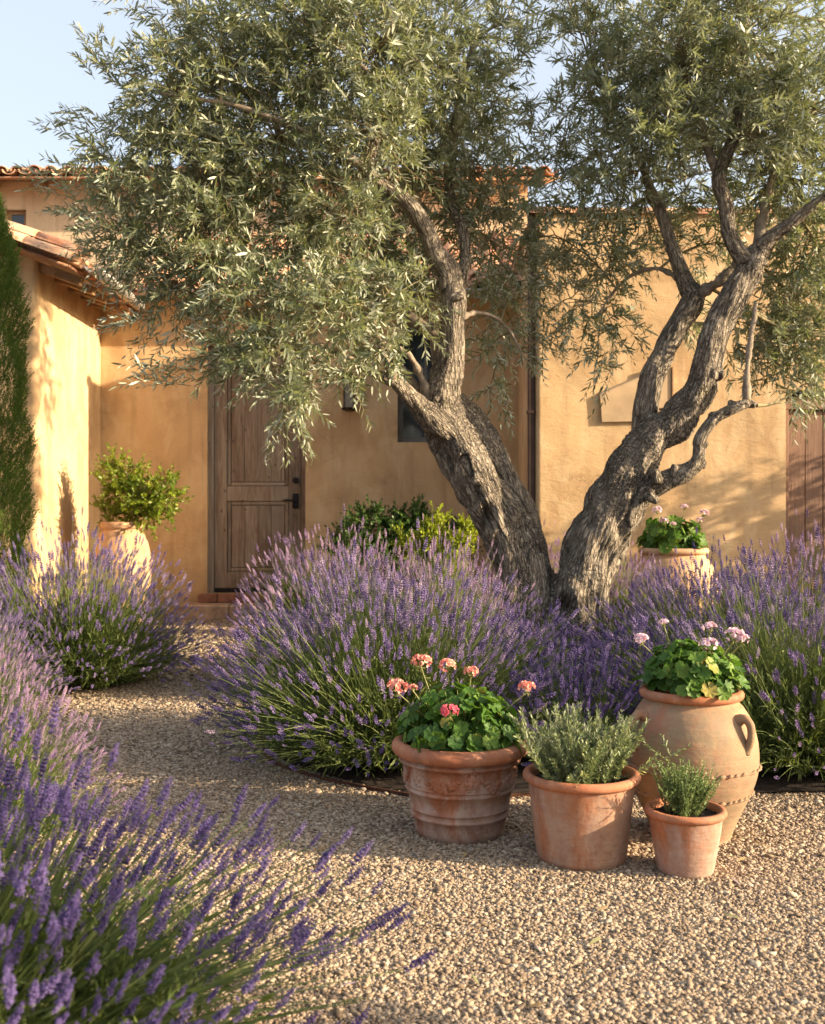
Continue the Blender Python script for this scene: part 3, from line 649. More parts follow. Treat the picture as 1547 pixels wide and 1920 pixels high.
# ------------------------------------------------------------------ olive tree
def L(pts): return [(px,py,D,r) for px,py,D,r in pts]
MAIN=[
 [(1232,905,6.45,13),(1228,881,6.43,10)],
 [(1262,893,6.45,10),(1266,871,6.43,8)],
 [(1290,878,6.45,14),(1306,888,6.43,11)],
 [(1312,868,6.45,10),(1324,874,6.43,8)],
 [(1316,835,6.45,8),(1328,832,6.43,6)],
 [(1343,788,6.45,9),(1331,774,6.43,7)],
 [(1372,768,6.45,9),(1370,750,6.43,7)],
 [(1402,756,6.45,12),(1418,760,6.43,9)],
 [(1215,930,6.45,11),(1235,940,6.43,8)],
 [(905,905,6.45,12),(885,899,6.43,9)],
 [(1335,700,6.45,15),(1357,704,6.43,12)],
 [(845,560,6.45,14),(871,552,6.43,11)],
 [(965,1300,6.78,92),(972,1200,6.8,66),(985,1120,6.8,56),(978,1060,6.8,52),(940,975,6.8,54),(885,885,6.8,52),(845,810,6.8,48),(824,765,6.78,40),(838,700,6.72,33),(848,620,6.7,30),(850,560,6.7,30),(845,528,6.7,28)],
 [(1050,1290,6.95,70),(1030,1150,6.9,50),(1005,1070,6.92,34),(968,975,6.95,40),(935,880,6.97,40),(890,805,6.95,34),(850,750,6.9,26)],
 [(1085,1305,6.7,84),(1080,1200,6.7,62),(1085,1120,6.7,58),(1108,1040,6.7,60),(1148,960,6.66,59),(1180,895,6.62,50),(1212,838,6.6,44),(1262,792,6.56,40),(1308,742,6.52,36),(1328,680,6.5,33),(1350,605,6.5,31),(1385,545,6.5,30),(1412,492,6.5,27),(1425,465,6.5,21)],
 [(1208,860,6.66,30),(1208,790,6.7,27),(1218,725,6.72,30),(1245,660,6.76,27),(1272,608,6.8,26),(1298,562,6.8,25),(1285,530,6.8,18),(1262,468,6.8,14),(1242,405,6.8,14),(1225,372,6.85,13)],
 [(845,540,6.7,28),(838,505,6.68,28),(815,475,6.63,22),(797,430,6.58,20),(765,382,6.5,19),(718,347,6.45,16),(692,322,6.4,15),(702,270,6.4,12),(730,205,6.4,9)],
 [(852,545,6.75,20),(872,490,6.85,14),(866,425,6.9,13),(845,380,7.0,13),(848,300,7.05,10)],
 [(845,815,6.72,26),(805,785,6.66,26),(775,752,6.58,20),(742,718,6.5,17),(700,700,6.45,10)],
 [(1150,990,6.62,34),(1195,935,6.55,25),(1245,902,6.5,21),(1292,882,6.45,17),(1310,858,6.45,13),(1314,822,6.45,13),(1340,786,6.42,12),(1375,766,6.4,12),(1403,754,6.4,12)],
 [(1412,500,6.5,26),(1388,478,6.5,19),(1367,440,6.5,17),(1360,385,6.5,17),(1347,330,6.5,16),(1374,262,6.5,14),(1386,195,6.5,12),(1395,110,6.5,9)],
 [(1418,485,6.5,22),(1440,450,6.46,17),(1482,420,6.4,13),(1550,368,6.3,11),(1640,330,6.2,9)],
 [(980,1250,6.62,34),(955,1180,6.66,26),(960,1090,6.7,22),(945,1010,6.7,20),(905,930,6.7,20),(870,860,6.7,20)],
 [(1000,1280,6.62,40),(1000,1190,6.62,24),(1010,1110,6.66,20),(1000,1040,6.7,20)],
 [(1120,1290,6.6,44),(1125,1190,6.62,24),(1120,1110,6.62,22),(1150,1020,6.62,24),(1190,960,6.6,20)],
 [(900,1300,6.7,40),(935,1230,6.7,34),(960,1160,6.7,34)],
 [(1190,1305,6.7,40),(1130,1240,6.7,36),(1095,1170,6.7,36)],
 [(985,1170,6.78,56),(1040,1128,6.78,50),(1095,1110,6.75,50)],
 [(1040,1330,6.75,110),(1038,1240,6.75,88),(1040,1160,6.75,60)],
]
THIN=[
 [(845,650,6.85,15),(760,590,6.9,15),(660,530,6.9,14),(620,503,6.9,14),(585,450,6.9,13),(552,395,6.9,12),(540,320,6.9,9),(530,240,6.9,6)],
 [(742,718,6.5,12),(690,695,6.45,10),(640,665,6.4,8),(580,640,6.3,6),(500,630,6.2,4)],
 [(742,718,6.5,12),(725,680,6.4,9),(700,620,6.3,7),(690,560,6.3,5)],
 [(812,765,6.7,12),(792,712,6.7,10),(770,672,6.65,8),(740,650,6.6,6),(700,640,6.5,4)],
 [(806,775,6.75,11),(775,715,6.75,9),(745,680,6.75,7),(700,650,6.75,5)],
 [(820,740,6.95,10),(818,660,7.0,11),(808,590,7.0,10),(790,500,7.0,8)],
 [(1350,335,6.5,12),(1328,280,6.55,9),(1316,220,6.55,8),(1290,150,6.6,5)],
 [(1425,470,6.55,17),(1428,420,6.6,14),(1442,360,6.6,12),(1450,280,6.6,8)],
 [(1400,752,6.4,10),(1401,690,6.4,8),(1406,625,6.42,7),(1410,560,6.45,5)],
 [(1300,560,6.8,16),(1330,540,6.75,14),(1360,520,6.7,12),(1400,470,6.8,8)],
 [(730,205,6.4,9),(745,150,6.4,7),(740,60,6.4,5),(720,-60,6.4,4)],
 [(730,205,6.4,7),(700,150,6.3,5),(620,80,6.2,4)],
 [(848,300,7.05,10),(860,200,7.0,8),(900,60,7.0,5)],
 [(1225,372,6.85,12),(1200,300,6.85,9),(1150,200,6.8,6),(1100,120,6.8,4)],
 [(1395,110,6.5,9),(1400,0,6.5,7),(1400,-120,6.5,5)],
 [(850,600,6.75,9),(900,585,6.9,5),(950,605,7.0,4),(985,660,7.0,2)],
 [(1285,530,6.8,8),(1230,505,6.95,5),(1170,530,7.1,4),(1120,600,7.1,2)],
 [(540,380,6.9,10),(450,350,6.7,8),(330,380,6.5,5),(250,420,6.4,3)],
 [(585,450,6.9,10),(500,500,6.6,7),(400,540,6.4,5),(330,570,6.3,3)],
 [(692,322,6.4,12),(600,260,6.3,8),(450,200,6.2,6),(300,180,6.2,3)],
]
def path(l,n=None):
    W_=[np.append(W(px,py,D),r*(.90 if py>760 else .80)*D/FPX) for px,py,D,r in l]
    return catmull(W_,n or max(10,(len(l)-1)*7))
tree=empty('olive_tree',(float(W(1030,1260,6.8)[0]),6.8,0),'old twin trunked olive tree with silvery green leaves rising from the lavender','tree')
mb=MB(); segs=[]
for l in MAIN:
    p=path(l); tubes(mb,[p[:,:3]],[p[:,3]],20,cap=True); segs.append(p)
raw=mb.build('raw',M['bark'])
md=raw.modifiers.new('r','REMESH'); md.mode='VOXEL'; md.voxel_size=.0095
md=raw.modifiers.new('s','SMOOTH'); md.iterations=7; md.factor=.6
dg=bpy.context.evaluated_depsgraph_get(); me=bpy.data.meshes.new_from_object(raw.evaluated_get(dg))
bpy.data.objects.remove(raw)
nv=len(me.vertices); V=np.empty(nv*3,np.float32); me.vertices.foreach_get('co',V); V=V.reshape(-1,3).astype(float)
Nn=np.empty(nv*3,np.float32); me.vertex_normals.foreach_get('vector',Nn); Nn=Nn.reshape(-1,3).astype(float)
SA=np.concatenate([p[:-1] for p in segs]); SB=np.concatenate([p[1:] for p in segs])
sarc=np.concatenate([np.concatenate([[0],np.cumsum(np.linalg.norm(np.diff(p[:,:3],axis=0),axis=1))[:-1]])+7*i for i,p in enumerate(segs)])
sax=nrm(SB[:,:3]-SA[:,:3]); sl_=np.linalg.norm(SB[:,:3]-SA[:,:3],axis=1)
S=np.empty(nv);PR=np.empty((nv,3));RR=np.empty(nv)
for c0 in range(0,nv,8000):
    v=V[c0:c0+8000]; d=v[:,None,:]-SA[None,:,:3]; t=np.clip((d*sax[None]).sum(-1),0,sl_[None]); q=d-t[...,None]*sax[None]
    ds=np.linalg.norm(q,axis=-1)-SA[None,:,3]; k=ds.argmin(1); ar=np.arange(len(v))
    S[c0:c0+8000]=sarc[k]+t[ar,k]; PR[c0:c0+8000]=q[ar,k]; RR[c0:c0+8000]=SA[k,3]
mag=np.linalg.norm(PR,axis=1)
BC=np.stack([PR[:,0]+V[:,0]*.3,PR[:,1]+.3*V[:,1]+PR[:,2]*.6,S*.22],-1)
disp=np.empty(nv); nf=mnoise.noise
for i in range(nv):
    x,y,z=BC[i]
    a=1-2.2*abs(nf((x*26,y*26,z*20)))          # bark ridges running along the limb
    a2=nf((x*60,y*60,z*70)); lo=nf((x*9,y*9,z*7+3)); 
    disp[i]=.55*a+.35*a2+1.5*lo
amp=np.minimum(.0165,.15*RR)
big=np.array([nf(((b_[0]+b_[2]*.25)*7.5+5,b_[1]*7.5,b_[2]*2.6+9))*1.0+.6*nf((b_[0]*15,b_[1]*15+4,b_[2]*7)) for b_ in V])
big=np.where(big<0,big*1.5,big*.8)
V2=V+Nn*(disp*amp+big*np.clip((RR-.045)/.1,0,1)*.036)[:,None]
# hollow knots
for (px,py,D,r,dep) in ((916,968,6.6,.035,.07),(1060,1140,6.6,.04,.06),(1352,705,6.4,.022,.03),(905,1000,6.6,.02,.02)):
    c=W(px,py,D); dd=np.sqrt(((V[:,0]-c[0]))**2+((V[:,2]-c[2])/1.6)**2)
    fr_=(Nn[:,1]<.3)
    V2+= (np.where(fr_,-dep*np.exp(-(dd/r)**2)+.35*dep*np.exp(-((dd-r*1.9)/(r*.7))**2),0))[:,None]*A([0,-1.,0])
me.vertices.foreach_set('co',V2.astype(np.float32).ravel())
at=me.attributes.new('bark_co','FLOAT_VECTOR','POINT'); at.data.foreach_set('vector',BC.astype(np.float32).ravel())
me.polygons.foreach_set('use_smooth',np.ones(len(me.polygons),bool)); me.materials.clear(); me.materials.append(M['bark']); me.update()
tr=bpy.data.objects.new('trunk',me); COL.objects.link(tr); tr.parent=tree; tr.location=-Vector(tree.location)
limbs=[]
for l in THIN:
    mb=MB(); p=path(l); p[:,:3]+=np.cumsum(rng.normal(0,.004,(len(p),3)),axis=0)*np.linspace(0,1,len(p))[:,None]; p[:,3]*=1+.16*rng.normal(0,1,len(p)); tubes(mb,[p[:,:3]],[p[:,3]],9,cap=True)
    limbs.append(p); HB(mb,'limb',M['limb'],tree,smooth=True)
# crown: foliage masses (photo point, distance, radius in photo px, depth stretch, weight)
BL=[(960,30,6.8,70,.8),(1060,-10,6.9,60,.8),(745,430,7.0,85,.9),(800,530,7.15,65,.8),(880,400,7.35,75,.9),(700,500,7.0,80,.8),(330,170,6.3,125,1),(235,310,6.4,105,1),(250,450,6.4,95,1),(380,330,6.4,130,1),(400,460,6.4,120,1),(330,540,6.4,75,.9),(470,560,6.2,105,1),(430,660,6.1,62,.8),(520,665,6.0,75,1),(560,735,5.9,52,.8),(620,570,6.2,110,1),(640,700,6.0,45,.6),
(520,270,6.5,150,1),(430,90,6.4,130,1),(560,60,6.4,150,1),(700,100,6.4,150,1),(820,130,6.7,130,1),(700,240,6.3,110,1),(780,290,7.0,120,1),(640,400,6.4,100,1),(560,440,6.6,110,1),(900,330,7.1,115,1),(930,190,7.0,90,.8),(740,560,6.5,85,.9),(720,650,6.1,50,.7),(930,470,7.2,95,.9),(960,560,7.2,85,.8),(920,650,7.2,60,.55),(930,720,7.1,30,.35),
(1040,330,7.1,95,.9),(1040,440,7.2,95,.9),(1070,560,7.2,80,.75),(1010,640,7.2,50,.4),(960,90,6.8,55,.35),(1040,240,7.0,70,.6),(1120,60,6.8,80,.7),
(1150,180,6.8,110,1),(1270,90,6.6,140,1),(1230,240,6.5,110,1),(1150,330,6.7,90,.9),(1200,420,7.2,100,.8),(1140,480,7.2,80,.75),(1160,600,7.2,60,.5),(1120,670,7.1,35,.3),(1400,80,6.5,150,1),(1340,210,7.0,100,.8),(1300,330,7.2,90,.6),(1430,250,6.4,100,.9),(1520,200,6.4,120,1),(1500,350,6.7,110,1),(1400,390,7.3,80,.5),(1540,480,6.7,100,1),(1480,560,6.9,90,.9),(1460,650,6.8,75,.9),(1540,640,6.8,80,.9),(1500,725,6.7,38,.5),(1390,620,7.0,60,.5),(1320,460,7.3,80,.5),(1300,600,7.3,45,.3),
(600,-80,6.5,170,.8),(350,-60,6.5,110,.6),(850,-60,6.7,150,.8),(1100,-90,6.8,140,.8),(1350,-90,6.6,170,.8),(1620,50,6.9,120,.5),(1640,300,6.9,120,.5),(620,250,7.4,140,.5),(1250,80,7.5,120,.4),(870,230,7.8,130,.7),(1450,200,7.5,110,.4),(400,250,7.2,120,.4),]
EXTRA_TIPS=[(170,95,6.3,(-.5,0,1)),(210,110,6.3,(-.2,0,1)),(130,220,6.4,(-1,0,.6)),(95,320,6.4,(-1,0,.5)),(125,370,6.4,(-1,0,.3)),(240,600,6.3,(-1,0,-.2)),(290,630,6.3,(-.8,0,-.6)),(330,700,6.0,(-1,0,.1)),(300,710,6.0,(-1,0,.2)),(270,15,6.3,(-1,-.2,-.1)),(520,790,5.9,(-.2,0,-1)),(560,800,5.9,(.3,0,-1)),(480,690,6.0,(-.6,0,-.6)),(1500,770,6.5,(.3,0,-1)),(1130,700,7,(-.5,0,-1)),(950,740,7.0,(.4,0,-1))]
mbL=MB(); mbT=MB(); OP=leaf_proto(.185,.12)
P=[];Dd=[];Ln=[];R0=[]
TC=A([.55,6.8,2.6]); allp=np.concatenate([p[::3] for p in segs+limbs])
brP=[];brR=[]
for (px,py,D,r,wt) in BL:
    c=W(px,py,D); R_=r*D/FPX; wt=wt*(.55 if 850<px<1110 else .62 if 860<px<1370 and py>270 else .95); n=int(wt*880*(R_**2)*(1.0 if 0<=py<=800 and px<1547 else .55)/.7)+6
    u=nrm(rng.normal(0,1,(n,3))); rad=R_*rng.uniform(.05,1,(n,1))**.42
    u[:,1]*=1.15; p0=c+u*rad*.86*np.where(rng.random((n,1))<.16,rng.uniform(1.0,1.38,(n,1)),1)
    out=nrm(p0-c); tw=nrm(p0-TC)
    d=out*.55+tw*.35+rng.normal(0,.45,(n,3))+A([0,0,.12])-A([0,0,.35])*(rng.random((n,1))<.4)
    P.append(p0-nrm(d)*.05);Dd.append(d);Ln.append(rng.uniform(.10,.27,n))
    R0.append(np.clip(rng.normal(.42,.22,n)+.12*rng.normal(),0,.97))
    # a bough carrying this mass
    k=np.argmin(np.linalg.norm(allp[:,:3]-c,axis=1)+ (np.abs(allp[:,2]-c[2])<.0)*0)
    s0=allp[k,:3]; m_=(s0+c)/2+rng.normal(0,.05,3)+A([0,0,.05]); t=np.linspace(0,1,9)[:,None]
    q=(1-t)**2*s0+2*t*(1-t)*m_+t*t*c; brP.append(q); brR.append(np.linspace(min(.014,allp[k,3]*.8),.004,9))
    for kk in range(0,n,5):      # side shoots
        j=rng.integers(3,9); e=p0[kk]; s1=q[j]; mm=(s1+e)/2+rng.normal(0,.03,3); q2=(1-t)**2*s1+2*t*(1-t)*mm+t*t*e; brP.append(q2); brR.append(np.linspace(.0045,.002,9))
for (px,py,D,d) in EXTRA_TIPS:
    for k in range(5):
        P.append((W(px,py,D)-nrm(A(d,float))*.12+rng.normal(0,.04,3))[None]); Dd.append((A(d,float)+rng.normal(0,.22,3))[None]); Ln.append(A([rng.uniform(.2,.3)])); R0.append(A([rng.uniform(.2,.6)]))
P=np.concatenate(P);Dd=np.concatenate(Dd);Ln=np.concatenate(Ln);R0=np.concatenate(R0)
sprigs(P,Dd,Ln,9,.079,OP,mbL,mbT,(.6,1.25),.22,.0022,R0)
print('olive shoots',len(P))
tubes(mbT,A(brP),A(brR),5,rng.random(len(brP)))
HB(mbT,'twigs',M['twig'],tree,smooth=True); crown=HB(mbL,'crown',M['olive'],tree,smooth=True)
# ------------------------------------------------------------------ lavender
def bud(k=3):
    V=[[0,0,0]]+[[math.cos(a)*.30,.5,math.sin(a)*.30] for a in np.arange(k)/k*2*PI]+[[0,1,0]]
    F=[[0,1+i,1+(i+1)%k] for i in range(k)]+[[k+1,1+(i+1)%k,1+i] for i in range(k)]
    return A(V,float),A(F)
def spike(nw,nb,k,hr,petals=False):
    Vs=[];Fs=[];Rs=[];off=0; bv,bf=bud(k)
    ts=np.linspace(0,.93,nw)**.92
    if rng.random()<.5: ts[0]-=.14
    for wi,t in enumerate(ts):
        pr=(.75+.35*math.sin(PI*min(1,t*1.15)))*(1-.45*t**3)
        n=nb if t<.85 else max(3,nb-2)
        for j in range(n):
            a=2*PI*j/n+wi*.6+rng.normal(0,.2); e=rng.uniform(.55,.95)
            d=A([math.cos(a)*math.sin(e),math.cos(e),math.sin(a)*math.sin(e)])
            s_=hr*pr*rng.uniform(.85,1.2)*1.35; Mx=frames(d[None])[0]*A([s_*1.1,s_,s_*1.1])
            o_=A([math.cos(a)*.015,t+rng.normal(0,.012),math.sin(a)*.015])
            Vs.append(bv@Mx.T+o_); Fs.append(bf+off); off+=len(bv); r=rng.random(); Rs.append(np.linspace(r*.55,min(1,r*.8+.25),len(bv)))
            if petals and rng.random()<.55:      # open floret
                c=o_+d*s_*.95
                for q in range(3):
                    aa=q*2.1+rng.random(); x=frames(d[None])[0]; dd=x[:,0]*math.cos(aa)+x[:,2]*math.sin(aa); sd_=np.cross(dd,d)
                    ps=s_*.42; Vs.append(A([c,c+dd*ps+sd_*ps*.5,c+dd*ps*1.3+d*ps*.3,c+dd*ps-sd_*ps*.5])); Fs.append(A([[0,1,2],[0,2,3]])+off); off+=4; Rs.append(np.full(4,.6+.3*rng.random()))
    return np.concatenate(Vs),[np.concatenate(Fs)],np.concatenate(Rs)
SPK_M=[spike(7,5,3,.135) for _ in range(5)]
SPK_H=[spike(8,6,4,.105,True) for _ in range(6)]
def lavender(name,label,loc,r,h,n,mats,spk,slen=(.045,.075),lean=(0,0),leafn=13,thmax=1.45,upt=.12,group='lavender bushes along the gravel path',proto=None,sag=.1,leafw=1.0):
    root=empty(name,loc,label,'lavender',group)
    th=np.arccos(rng.uniform(math.cos(thmax),1,n)); ph=rng.random(n)*2*PI
    u=np.stack([np.sin(th)*np.cos(ph),np.sin(th)*np.sin(ph),np.cos(th)],-1)
    k=rng.uniform(.76,1.04,n)**1; k=np.where(rng.random(n)<.25,k*rng.uniform(.65,1,n),k)
    lump=1+.07*np.sin(3*ph+1)+.05*np.sin(5*ph)+.05*np.sin(7*th+2*ph)
    tip=u*A([r,r,h])*(k*lump)[:,None]+A([lean[0],lean[1],.0]); tip[:,2]=np.maximum(tip[:,2],.05+.05*rng.random(n))
    b0=np.stack([u[:,0]*r*.22,u[:,1]*r*.22,np.zeros(n)],-1)+rng.normal(0,.05*r,(n,3))*A([1,1,0])
    mid=b0*.45+tip*.55+np.stack([0*th,0*th,(.10-sag*.2)*h*np.sin(th)],-1)+rng.normal(0,.03*r,(n,3)); mid[:,2]=np.maximum(mid[:,2],.03)
    t=np.linspace(0,1,6)[None,:,None]
    P=(1-t)**2*b0[:,None]+2*t*(1-t)*mid[:,None]+t*t*tip[:,None]
    mg=MB(); tubes(mg,P,np.linspace(.0016,.0009,6)[None,:]*np.ones((n,1))*leafw,3,np.clip(rng.normal(.55,.2,n),0,1))
    # narrow leaves low on the stems
    LP=leaf_proto(.13,.12)
    tt=rng.uniform(.08,.62,(n,leafn)); tt3=tt[...,None]
    Q=(1-tt3)**2*b0[:,None]+2*tt3*(1-tt3)*mid[:,None]+tt3**2*tip[:,None]
    tan=nrm(2*(1-tt3)*(mid-b0)[:,None]+2*tt3*(tip-mid)[:,None]); d=nrm(tan*.8+rng.normal(0,.5,Q.shape)+A([0,0,.15]))
    ln=.05*rng.uniform(.6,1.2,tt.size); bake(mg,LP[0],LP[1],frames(d.reshape(-1,3),roll=rng.random(tt.size)*6)*ln[:,None,None]*A([leafw,1,1]),Q.reshape(-1,3),np.clip(rng.normal(.42,.24,tt.size),0,1))
    mg.build('foliage',M['lav_green'],root)
    mf=MB(); td=nrm((tip-mid)+A([0,0,upt*h])+rng.normal(0,.03*r,(n,3))); sl2=rng.uniform(slen[0],slen[1],n)*np.where(rng.random(n)<.12,.55,1)
    ro=rng.random(n)*6; G=frames(td,roll=ro)*sl2[:,None,None]; ir=np.clip(rng.normal(.45,.25,n),0,1); idx=rng.integers(0,len(spk),n)
    bare=(rng.random(n)<np.interp(th,[.9,1.25,1.45],[0,.35,.7])); idx=np.where(bare,-1,idx)
    for v in range(len(spk)):
        m_=idx==v
        if m_.any(): bake(mf,spk[v][0],spk[v][1],G[m_],tip[m_],ir[m_],spk[v][2],.5)
    o=mf.build('flower_spikes',mats,root); o['kind']='stuff'
    return root
def copy_bush(src,label,loc,rz,s,mat=None):
    r=src.copy(); COL.objects.link(r); r.location=loc; r.rotation_euler=(0,0,rz); r.scale=s; r['label']=label
    for ch in src.children:
        c=ch.copy(); COL.objects.link(c); c.parent=r
        if mat and ch.name.startswith('flower'):
            c.data=ch.data.copy(); c.data.materials[0]=mat
    return r
lv=lavender('lavender_bush','big rounded lavender bush with pale mauve and violet spikes beside the gravel path',(-.10,4.60,0),.90,.82,2300,M['lav_flower'],SPK_M,slen=(.038,.068),leafn=20)
lvb=lavender('lavender_bush','tall lavender bush spilling over the bed edge to the right of the largest jar',(1.62,4.46,0),.88,.84,1500,M['lav_flower'],SPK_M,slen=(.038,.068),lean=(-.03,0),leafn=20)
lvc=lavender('lavender_bush','lavender bush with dark violet spikes in front of the base of the olive trunk',(.62,5.7,0),.42,.50,560,M['lav_deep'],SPK_M,thmax=1.2,slen=(.04,.07))
FG=lavender('lavender_bush','nearest lavender bush with blurred deep violet spikes leaning over the gravel',(-.93,1.90,0),.80,.56,1700,M['lav_deep'],SPK_H,slen=(.035,.068),lean=(.05,0),leafn=16,leafw=1.3,upt=.3)
cb=[
 (lv,'violet lavender bush at the left edge, between the cypress bush and the pinkish one',(-2.45,5.55,0),1.1,(.70,.70,.78),None),
 (lv,'lavender bush with pinkish spikes just below the green shrubs and the door step',(-.42,6.35,0),1.3,(.85,.85,1.08),M['lav_pink']),
 (lvb,'sunlit lavender bush right against the back left side of the olive trunk',(.17,6.1,0),2.4,(.62,.62,1.05),M['lav_pink']),
 (lvc,'low dark violet lavender between the olive trunk and the geranium jar',(1.10,5.35,0),2,(1,1,.95),None),
 (lvc,'low lavender just behind the salmon geraniums and the rosemary',(.66,4.42,0),4,(1.1,.85,.9),None),
 (lv,'tall lavender bush between the olive trunk and the garage, in front of the far jar',(1.66,5.9,0),3.3,(.85,.85,.95),M['lav_flower']),
 (lv,'mauve lavender bush at the right side of the olive trunk beyond the jar',(1.35,7.1,0),.7,(.72,.72,.95),M['lav_pink']),
 (lvb,'mauve lavender bush in front of the brown garage door',(2.45,6.4,0),1.9,(.9,.9,1.08),M['lav_pink']),
 (lvb,'lavender bush seen through the fork of the olive trunks against the wall',(.95,8.1,0),.2,(.7,.7,1.0),M['lav_pink']),
 (lv,'lavender bush with violet spikes in front of the potted shrub at the ochre wing wall',(-2.05,6.5,0),5.1,(1.0,.95,1.06),M['lav_flower']),
 (lvb,'lavender bush at the foot of the cypress',(-2.95,6.2,0),3.7,(.85,.85,1.08),M['lav_deep']),
 (lv,'pinkish lavender bush at the left of the path, below the one at the cypress foot',(-1.98,4.45,0),2.6,(.54,.54,.68),M['lav_pink']),
 (lvb,'small pale mauve lavender bush directly behind the nearest blurred one',(-1.40,3.35,0),4.4,(.50,.50,.66),M['lav_pink']),
 (lvb,'lavender bush at the far right edge behind the one beside the jar',(2.7,4.42,0),.9,(1,1,1.0),None),
]
for s,lab,loc,rz,scl,mt in cb: copy_bush(s,lab,loc,rz,scl,mt)

# ------------------------------------------------------------------ pots
def pot_thing(x,y,label): return empty('terracotta_pot',(x,y,0),label,'flower pot')
def LB_(par,mb,name,mat,smooth=True): return mb.build(name,mat,par,smooth)
def arcp(cx,cz,r,a0,a1,n=7): return [(cx+r*math.cos(math.radians(t)),cz+r*math.sin(math.radians(t))) for t in np.linspace(a0,a1,n)]
def soil(par,r,z):
    m_=MB(); n=48; rings=8; V=[[0,0,z+.008]]
    for k in range(1,rings+1):
        for j in range(n): V.append([r*k/rings*math.cos(2*PI*j/n),r*k/rings*math.sin(2*PI*j/n),z+rng.normal(0,.004)])
    F=[[0,1+j,1+(j+1)%n] for j in range(n)]; Q=[[1+(k-1)*n+j,1+k*n+j,1+k*n+(j+1)%n,1+(k-1)*n+(j+1)%n] for k in range(1,rings) for j in range(n)]
    m_.add(V,[A(F),A(Q)]); m_.build('soil',M['soil'],par,True)
# ornate pot
p1=pot_thing(.155,3.5,'ornate terracotta pot with garland relief holding salmon geraniums'); p1.name='ornate_pot'
H=.31
m_=MB()
prof=[(.0,.0),(.135,.0),(.143,.004),(.148,.03),(.153,.062)]+arcp(.156,.070,.006,-80,80,5)+[(.158,.082),(.159,.088)]+arcp(.160,.093,.004,-70,70,4)+[(.165,.12),(.171,.148)]+arcp(.174,.155,.006,-80,80,5)+[(.175,.166)]+arcp(.176,.170,.004,-70,70,4)+[(.184,.21),(.190,.240)]+arcp(.194,.246,.007,-80,60,5)+[(.192,.256),(.196,.262)]
lathe(m_,prof,wob=.003,seed=1,seg=128); body=m_.build('pot_body',M['terra_a'],p1,True)
m_=MB(); lathe(m_,[(.192,.258)]+arcp(.200,.283,.024,-95,90,12)+[(.188,.305),(.182,.297),(.176,.27),(.17,.24)],wob=.004,seed=3,seg=128); m_.build('rim',M['terra_rim'],p1,True)
soil(p1,.178,.275)
# swags: clusters of small fruit/leaf bosses on a cord
m_=MB(); sp_v=[];cen=[];rads=[]
def wallr(z): return .150+ (z-.03)*.178
for s0 in (-2.45,-1.42,-.39,.64,1.67,2.7):
    for t in np.linspace(0,1,26):
        a=s0+t*.86+.09; z=.232-.052*math.sin(PI*t)-.0; wd=.004+.012*math.sin(PI*t)**1.5
        for q in range(3 if .2<t<.8 else 1): 
            cen.append((a+rng.normal(0,.01),z+rng.normal(0,wd*.55))); rads.append(rng.uniform(.0045,.008) if .15<t<.85 else .0035)
    for q in range(26):
        cen.append((s0+rng.normal(0,.035),.206+rng.normal(0,.012)-.0)); rads.append(rng.uniform(.0045,.0075))
    for q in range(8): cen.append((s0+.0,.222+q*.002)); rads.append(.003)
cen=A(cen);rads=A(rads); rr=np.interp(cen[:,1],[.166,.21,.24,.25],[.177,.184,.190,.192])-.0005
T=np.stack([rr*np.cos(cen[:,0]),rr*np.sin(cen[:,0]),cen[:,1]],-1); dn=np.stack([np.cos(cen[:,0]),np.sin(cen[:,0]),0*rr],-1)
v_=[];f_=[]
for i in range(5):
    for j in range(8):
        e=PI/2*i/4; v_.append([math.cos(e)*math.cos(j*PI/4),math.sin(e)*.62,math.cos(e)*math.sin(j*PI/4)])
f_=[[i*8+j,i*8+(j+1)%8,(i+1)*8+(j+1)%8,(i+1)*8+j] for i in range(4) for j in range(8)]
bake(m_,A(v_),[A(f_)[:, ::-1]],frames(dn,roll=rng.random(len(T))*6)*rads[:,None,None]*A([1.4,1.7,1.15]),T,rng.random(len(T)))
m_.build('garland_relief',M['terra_a'],p1,True)
# plain limed pot
p2=pot_thing(.513,3.24,'plain limed terracotta pot in the middle holding rosemary')
m_=MB(); lathe(m_,[(0,0),(.126,0),(.133,.004),(.136,.02),(.146,.10),(.155,.18),(.161,.236)],wob=.004,seed=5,seg=128); m_.build('pot_body',M['terra_b'],p2,True)
m_=MB(); lathe(m_,[(.161,.232)]+arcp(.163,.250,.0145,-80,95,12)+[(.155,.262),(.15,.25),(.146,.21)],wob=.004,seed=6,seg=128); m_.build('rim',M['terra_rim'],p2,True)
soil(p2,.150,.235)
p3=pot_thing(.798,3.12,'smallest terracotta pot, limed and tapering, holding thyme')
m_=MB(); lathe(m_,[(0,0),(.073,0),(.079,.003),(.081,.012),(.092,.07),(.102,.13),(.107,.165)],wob=.004,seed=8,seg=96); m_.build('pot_body',M['terra_c'],p3,True)
m_=MB(); lathe(m_,[(.107,.162)]+arcp(.1075,.176,.011,-80,95,12)+[(.1,.186),(.097,.17),(.095,.15)],wob=.004,seed=9,seg=96); m_.build('rim',M['terra_rim'],p3,True)
soil(p3,.098,.166)
